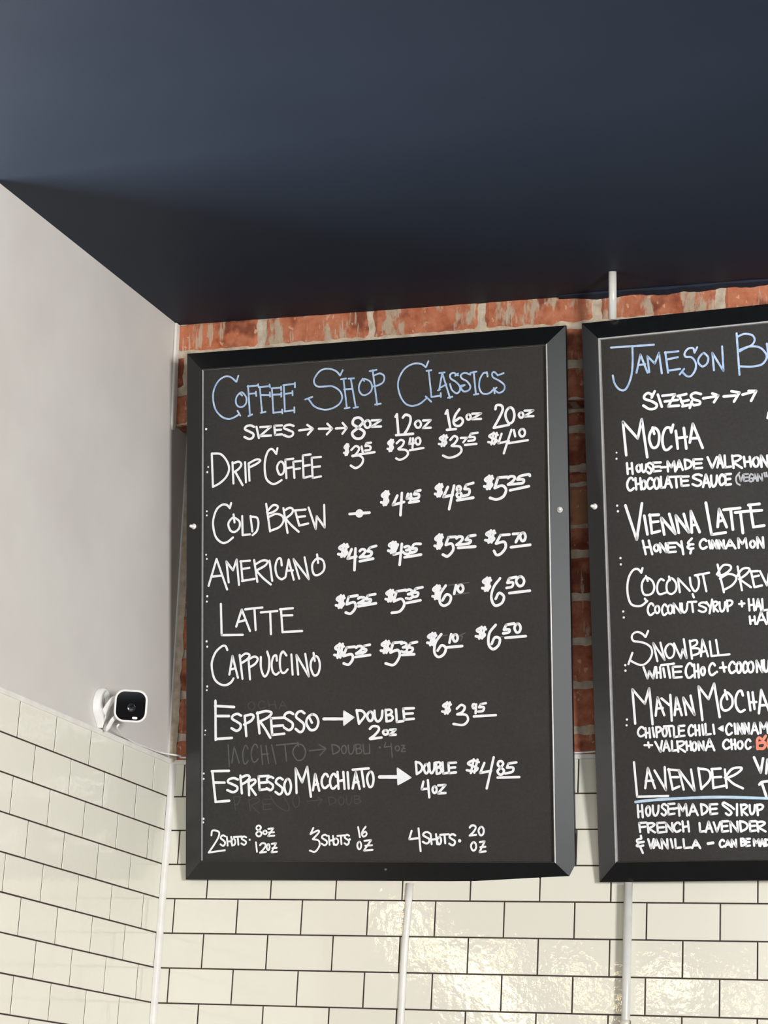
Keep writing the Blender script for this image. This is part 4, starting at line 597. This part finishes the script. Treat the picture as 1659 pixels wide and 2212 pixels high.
def menu_board(params, label, letters, screws, highlit):
    root = empty('menu_board', (0, 0, 0), label, 'sign', None, board_matrix(*params))
    root['group'] = 'framed menu boards'
    prof = [(.004, -.012), (0, -.0105), (0, -.0012), (.0008, 0), (INS - .0012, LIPH - .0004), (INS, LIPH)]
    crest = [(INS, LIPH), (INS + .0012, LIPH + .0006), (INS + .0026, LIPH + .0004), (INS + .0034, LIPH - .0006)]
    for s in range(4):
        vs, fs = ring_piece(prof if s in highlit else prof + crest[1:], s)
        mesh('frame_rail', vs, fs, M['frame'], root)
    b = MB()
    for s in range(4):
        vs, fs = ring_piece((crest if s in highlit else crest[-1:]) + [(INS + .0034, PANEL)], s); b.add(vs, fs)  # pale crest on the listed sides paints in the highlight along the rounded edge
    o = b.build('inner_lip', M['lip'], root); o['label'] = 'thin pale grey inner lip of the frame'
    b = MB(); b.box((.004, .004, -.0118), (BW - .004, BH - .004, -.004))
    b.build('backing', M['frame'], root)
    b = MB(); d = INS + .0030; b.box((d, d, PANEL - .004), (BW - d, BH - d, PANEL))
    panel = b.build('writing_panel', M['slate'], root)
    merged = {}; order = []
    for ln in letters.strip().split('\n'):
        part, c, st = ln.split('|')
        key = (part, c) if part in ('heading_lettering', 'guide_dot') else (part, c, len(order))
        if key in merged: merged[key][2] += ';' + st
        else: merged[key] = [part, c, st]; order.append(key)
    for key in order:
        part, c, st = merged[key]
        if part == 'guide_dot':
            strokes_mesh('guide_marks', st, c, panel, PANEL)
            continue
        o = strokes_mesh(part, st, c, panel, PANEL + (.00035 if part not in ('smudged_lettering', 'underline_mark') else 0))
        if c == 'b': o['label'] = 'pale blue marker heading'
        elif c in 'gh': o['label'] = 'grey half-erased marker writing'
        elif c == 'o': o['label'] = 'coral marker lettering'
        elif c == 'l': o['label'] = 'pale blue marker underline'
    for (x, y, side, kind) in screws:
        b = MB()
        if kind == 'peg':
            h = LIPH * (x if side < 0 else BW - x) / INS
            nn = Vector((side * .29, 0, .957))
            p = Vector((x, y, h - .001))
            b.tube([p, p + nn * .003, p + nn * .004, p + nn * .0055, p + nn * .0145, p + nn * .0155], [.0062, .0068, .0062, .0036, .0034, .0024], 14)
            o = b.build('white_peg', M['white_plastic'], root, True); o['label'] = 'small white peg pushed into the frame'
        else:
            p = Vector((x, y, LIPH * y / INS - .0005)); nn = Vector((0, -.29, .957))
            b.tube([p, p + nn * .0012, p + nn * .0018], [.003, .003, .002], 12)
            b.build('screw_head', M['screw'], root, True)
    return root
menu_board(L_PAR, 'black framed board headed COFFEE SHOP CLASSICS, whole in view, beside the left wall', LETTERS_L, L_SCREWS, (1,))
menu_board(R_PAR, 'black framed menu board listing MOCHA and LAVENDER, cut off by the right picture edge', LETTERS_R, R_SCREWS, (2, 3))

# ------------------------------------------------------------------ conduits, raceways, cords
def rod():
    b = MB(); r = .0088
    top = Vector((1.0968, -.244, ceil_z(1.0968, -.244))); bot = Vector((1.0922, -.215, Z(1.2445)))
    b.tube([bot, top.lerp(bot, .5), top], r, 20)
    o = b.build('ceiling_conduit', M['conduit'], None, True, bot); o.location = bot
    tag(o, 'short pale metal conduit dropping from the navy ceiling to the top of the right board', 'pipe')
rod()
def lower_conduit():
    root = empty('wall_conduit', (1.1035, -.022, Z(-.5)), 'pale metal conduit on the white tiles below the right board, with a chipped coupling', 'pipe')
    b = MB(); b.tube([(1.1035, -.0215, Z(-.60)), (1.1035, -.0215, Z(-.2)), (1.1035, -.0215, Z(.039))], .0092, 20)
    b.build('tube', M['conduit'], root, True, root.location)
    b = MB(); zc = [-.60, -.36, -.262, -.258, -.2475, -.246]
    b.tube([(1.1035, -.0215, Z(z)) for z in zc], [.0105, .0105, .0105, .0118, .0118, .0095], 20)
    o = b.build('coupling', M['chipped'], root, True, root.location); o['label'] = 'scuffed coupling with chipped paint'
    b = MB()
    for z in (-.45,): b.tube([(1.1035, -.002, Z(z)), (1.1035, -.0215, Z(z))], .006, 10)
    b.build('clip', M['conduit'], root, True, root.location)
lower_conduit()
def raceway():
    pts = [(.5975 + .004 * math.sin(i * .9) * (i < 6) * .3 - i * 0, -.0052, Z(-.62 + .0598 * i)) for i in range(12)]
    b = MB(); vs = []; fs = []; n = 8
    for i, (x, y, z) in enumerate(pts):
        x = .6035 - .0065 * ((-z + Z(.06)) / .3) + .0012 * math.sin(i * 1.3)
        for k in range(n + 1):
            a = math.pi * k / n
            vs.append((x + .0082 * math.cos(a) , -.0008 - .0075 * math.sin(a), z))
    m = n + 1
    for i in range(len(pts) - 1):
        for k in range(m): j = (k + 1) % m; fs.append((i * m + k, i * m + j, (i + 1) * m + j, (i + 1) * m + k))
    fs += [tuple(range(m)), tuple((len(pts) - 1) * m + k for k in range(m))]
    b.add(vs, fs); c = Vector((.60, 0, Z(-.6)))
    o = b.build('cable_raceway', M['raceway'], None, True, c); o.location = c
    tag(o, 'white cable cover running down the white tiles below the left board', 'cable cover')
    # short piece on the painted wall by the ceiling
    b = MB(); pts = [(-.0072, -.146, Z(1.352)), (-.0072, -.139, Z(1.27)), (-.0072, -.128, Z(1.16)), (-.0072, -.123, Z(1.105)), (-.0072, -.122, Z(1.092))]
    vs = []; fs = []
    for i, (x, y, z) in enumerate(pts):
        ww = .0115 if i < 4 else .007
        for k in range(n + 1):
            a = math.pi * k / n; vs.append((x + (.006 * min(1, abs(math.sin(a)) * 2)) * (1 if i < 4 else .6), y + ww * math.cos(a), z))
    for i in range(len(pts) - 1):
        for k in range(m): j = (k + 1) % m; fs.append((i * m + k, i * m + j, (i + 1) * m + j, (i + 1) * m + k))
    fs += [tuple(range(m)), tuple((len(pts) - 1) * m + k for k in range(m))]
    fs2 = []
    c = Vector((-.008, -.13, Z(1.09)))
    b.add(vs, fs); o = b.build('cable_raceway', M['cover'], None, True, c); o.location = c
    tag(o, 'short white cable cover in the corner below the ceiling, left of the brick', 'cable cover')
raceway()

# ------------------------------------------------------------------ security camera
def rrect(w_, h_, r, n=8):
    out = []
    for cx, cy, a0 in ((w_ / 2 - r, h_ / 2 - r, 0), (-w_ / 2 + r, h_ / 2 - r, 90), (-w_ / 2 + r, -h_ / 2 + r, 180), (w_ / 2 - r, -h_ / 2 + r, 270)):
        for k in range(n + 1):
            a = math.radians(a0 + 90 * k / n); out.append((cx + r * math.cos(a), cy + r * math.sin(a)))
    return out
def loft(b, rings, cap0=True, cap1=True):
    n = len(rings[0]); vs = [p for r in rings for p in r]; fs = []
    for i in range(len(rings) - 1):
        for k in range(n): j = (k + 1) % n; fs.append((i * n + k, i * n + j, (i + 1) * n + j, (i + 1) * n + k))
    if cap0: fs.append(tuple(range(n - 1, -1, -1)))
    if cap1: fs.append(tuple((len(rings) - 1) * n + k for k in range(n)))
    b.add(vs, fs)
def security_camera():
    c = Vector((.072, -.371, Z(.371)))
    root = empty('security_camera', c, 'small white security camera with a black face, on the left wall above the tiles', 'camera')
    # facing direction
    f = Vector((.42, -.88, -.22)).normalized(); side = f.cross(Vector((0, 0, 1))).normalized() * -1
    side = Vector((0, 0, 1)).cross(f).normalized(); up = f.cross(side).normalized()
    # lean like the photo: small roll
    def at(a, bb, d): return side * a + up * bb + f * d
    def ring(s, d, r): return [at(x, y, d) for x, y in rrect(.0725 * s, .0715 * s, r * s)]
    b = MB()
    loft(b, [ring(.80, -.034, .02), ring(.93, -.031, .021), ring(.975, -.022, .022), ring(.985, -.004, .022), ring(1, -.001, .022), ring(1, .004, .022), ring(.97, .0062, .022), ring(.90, .0066, .0205), ring(.862, .0052, .02)], True, True)
    b.build('body', M['white_plastic'], root, True)
    b = MB(); loft(b, [ring(.868, .0045, .0205), ring(.868, .0058, .0205), ring(.85, .0064, .02)], False, True)
    o = b.build('face_glass', M['black_glass'], root); o['label'] = 'glossy black front face'
    b = MB(); n = 28
    def circ(r, d, cx=.0015, cy=-.0035): return [at(cx + r * math.cos(6.28319 * k / n), cy + r * math.sin(6.28319 * k / n), d) for k in range(n)]
    loft(b, [circ(.0092, .0062), circ(.0092, .0068), circ(.0080, .0070), circ(.0072, .0066), circ(.0045, .0064)], False, True)
    b.build('lens', M['lens'], root, True)
    b = MB(); loft(b, [[at(x + .0105, y - .0255, .0064) for x, y in rrect(.0115, .0052, .0022)], [at(x + .0105, y - .0255, .0070) for x, y in rrect(.0112, .0050, .0022)]], False, True)
    o = b.build('badge', M['white_plastic'], root); o['label'] = 'small white badge'
    # loop-shaped wall foot: a pointed drop with a drop-shaped hole, standing on the wall, and the arm up to the body
    W0 = Vector((-.008, 0, 0))
    def drop(yc, zc, hw, hh, n=28):
        out = []
        for k in range(n):
            a = 2 * math.pi * k / n
            yy = math.sin(a); zz = math.cos(a)
            s = 1.0 if zz > -.1 else max(0.06, 1 - ((-zz - .1) / .9) ** 1.6)
            out.append((yc - hw * yy * s, zc + hh * zz))
        return out
    outer = drop(-.3665, .369, .0315, .0445); inner = drop(-.361, .381, .0185, .0265)
    b = MB(); n = len(outer)
    ro = [Vector((-.0075, y, Z(z))) - c for y, z in outer]; rt = [Vector((.0055, y + (y + .3665) * -.10, Z(z))) - c for y, z in outer]
    it = [Vector((.0065, y, Z(z))) - c for y, z in inner]; ib = [Vector((-.0075, y, Z(z))) - c for y, z in inner]
    loft(b, [ro, rt, it, ib], False, False)
    b.build('wall_foot', M['white_plastic'], root, True)
    # arm: flat strap rising from the point of the foot to the back of the body
    b = MB()
    path = spline([(-.003, -.361, .340), (.006, -.3655, .360), (.020, -.372, .377), (.034, -.374, .390), (.046, -.362, .386)], 6)
    rings = []
    for i, p in enumerate(path):
        t = (path[min(i + 1, len(path) - 1)] - path[max(i - 1, 0)]).normalized()
        wd = Vector((.35, .93, 0)); wd = (wd - t * wd.dot(t)).normalized(); nn = t.cross(wd)
        hw = .0095 - .0025 * i / len(path); th = .0026
        q = Vector((p.x, p.y, Z(p.z))) - c
        rings.append([q + wd * (hw * math.cos(a)) + nn * (th * math.sin(a)) for a in [6.28319 * k / 14 for k in range(14)]])
    loft(b, rings); b.build('arm', M['white_plastic'], root, True)
    # second leaf of the folding stand
    b = MB()
    path = spline([(.0145, -.366, .3165), (.022, -.369, .328), (.032, -.372, .342), (.045, -.364, .358)], 6); rings = []
    for i, p in enumerate(path):
        t = (path[min(i + 1, len(path) - 1)] - path[max(i - 1, 0)]).normalized()
        wd = Vector((.35, .93, 0)); wd = (wd - t * wd.dot(t)).normalized(); nn = t.cross(wd)
        s = min(1, .35 + i / 6)
        q = Vector((p.x, p.y, Z(p.z))) - c
        rings.append([q + wd * (.0060 * s * math.cos(a)) + nn * (.0026 * s * math.sin(a)) for a in [6.28319 * k / 14 for k in range(14)]])
    loft(b, rings); b.build('stand_leaf', M['white_plastic'], root, True)
    # power cord along the tile top, behind the board and out in the gap
    b = MB()
    pts = spline([(.036, -.350, .336), (.030, -.3458, .3290), (.014, -.292, .3252), (.001, -.235, .3255), (-.0035, -.180, .3252), (-.0035, -.130, .3262), (-.001, -.062, .3272), (.030, -.022, .3262), (.052, -.012, .3235), (.3, -.006, .323), (.7, -.006, .323), (.95, -.006, .3228), (1.0, -.006, .3235), (1.05, -.005, .326), (1.2, -.005, .324)], 8)
    b.tube([(x, y, Z(z)) for x, y, z in [tuple(p) for p in pts]], .0021, 8)
    o = b.build('power_cord', M['white_plastic'], None, True, (0, 0, Z(.33))); o.location = (0, 0, Z(.33))
    tag(o, 'thin white cord from the security camera along the tile top, behind the boards', 'cord')
security_camera()
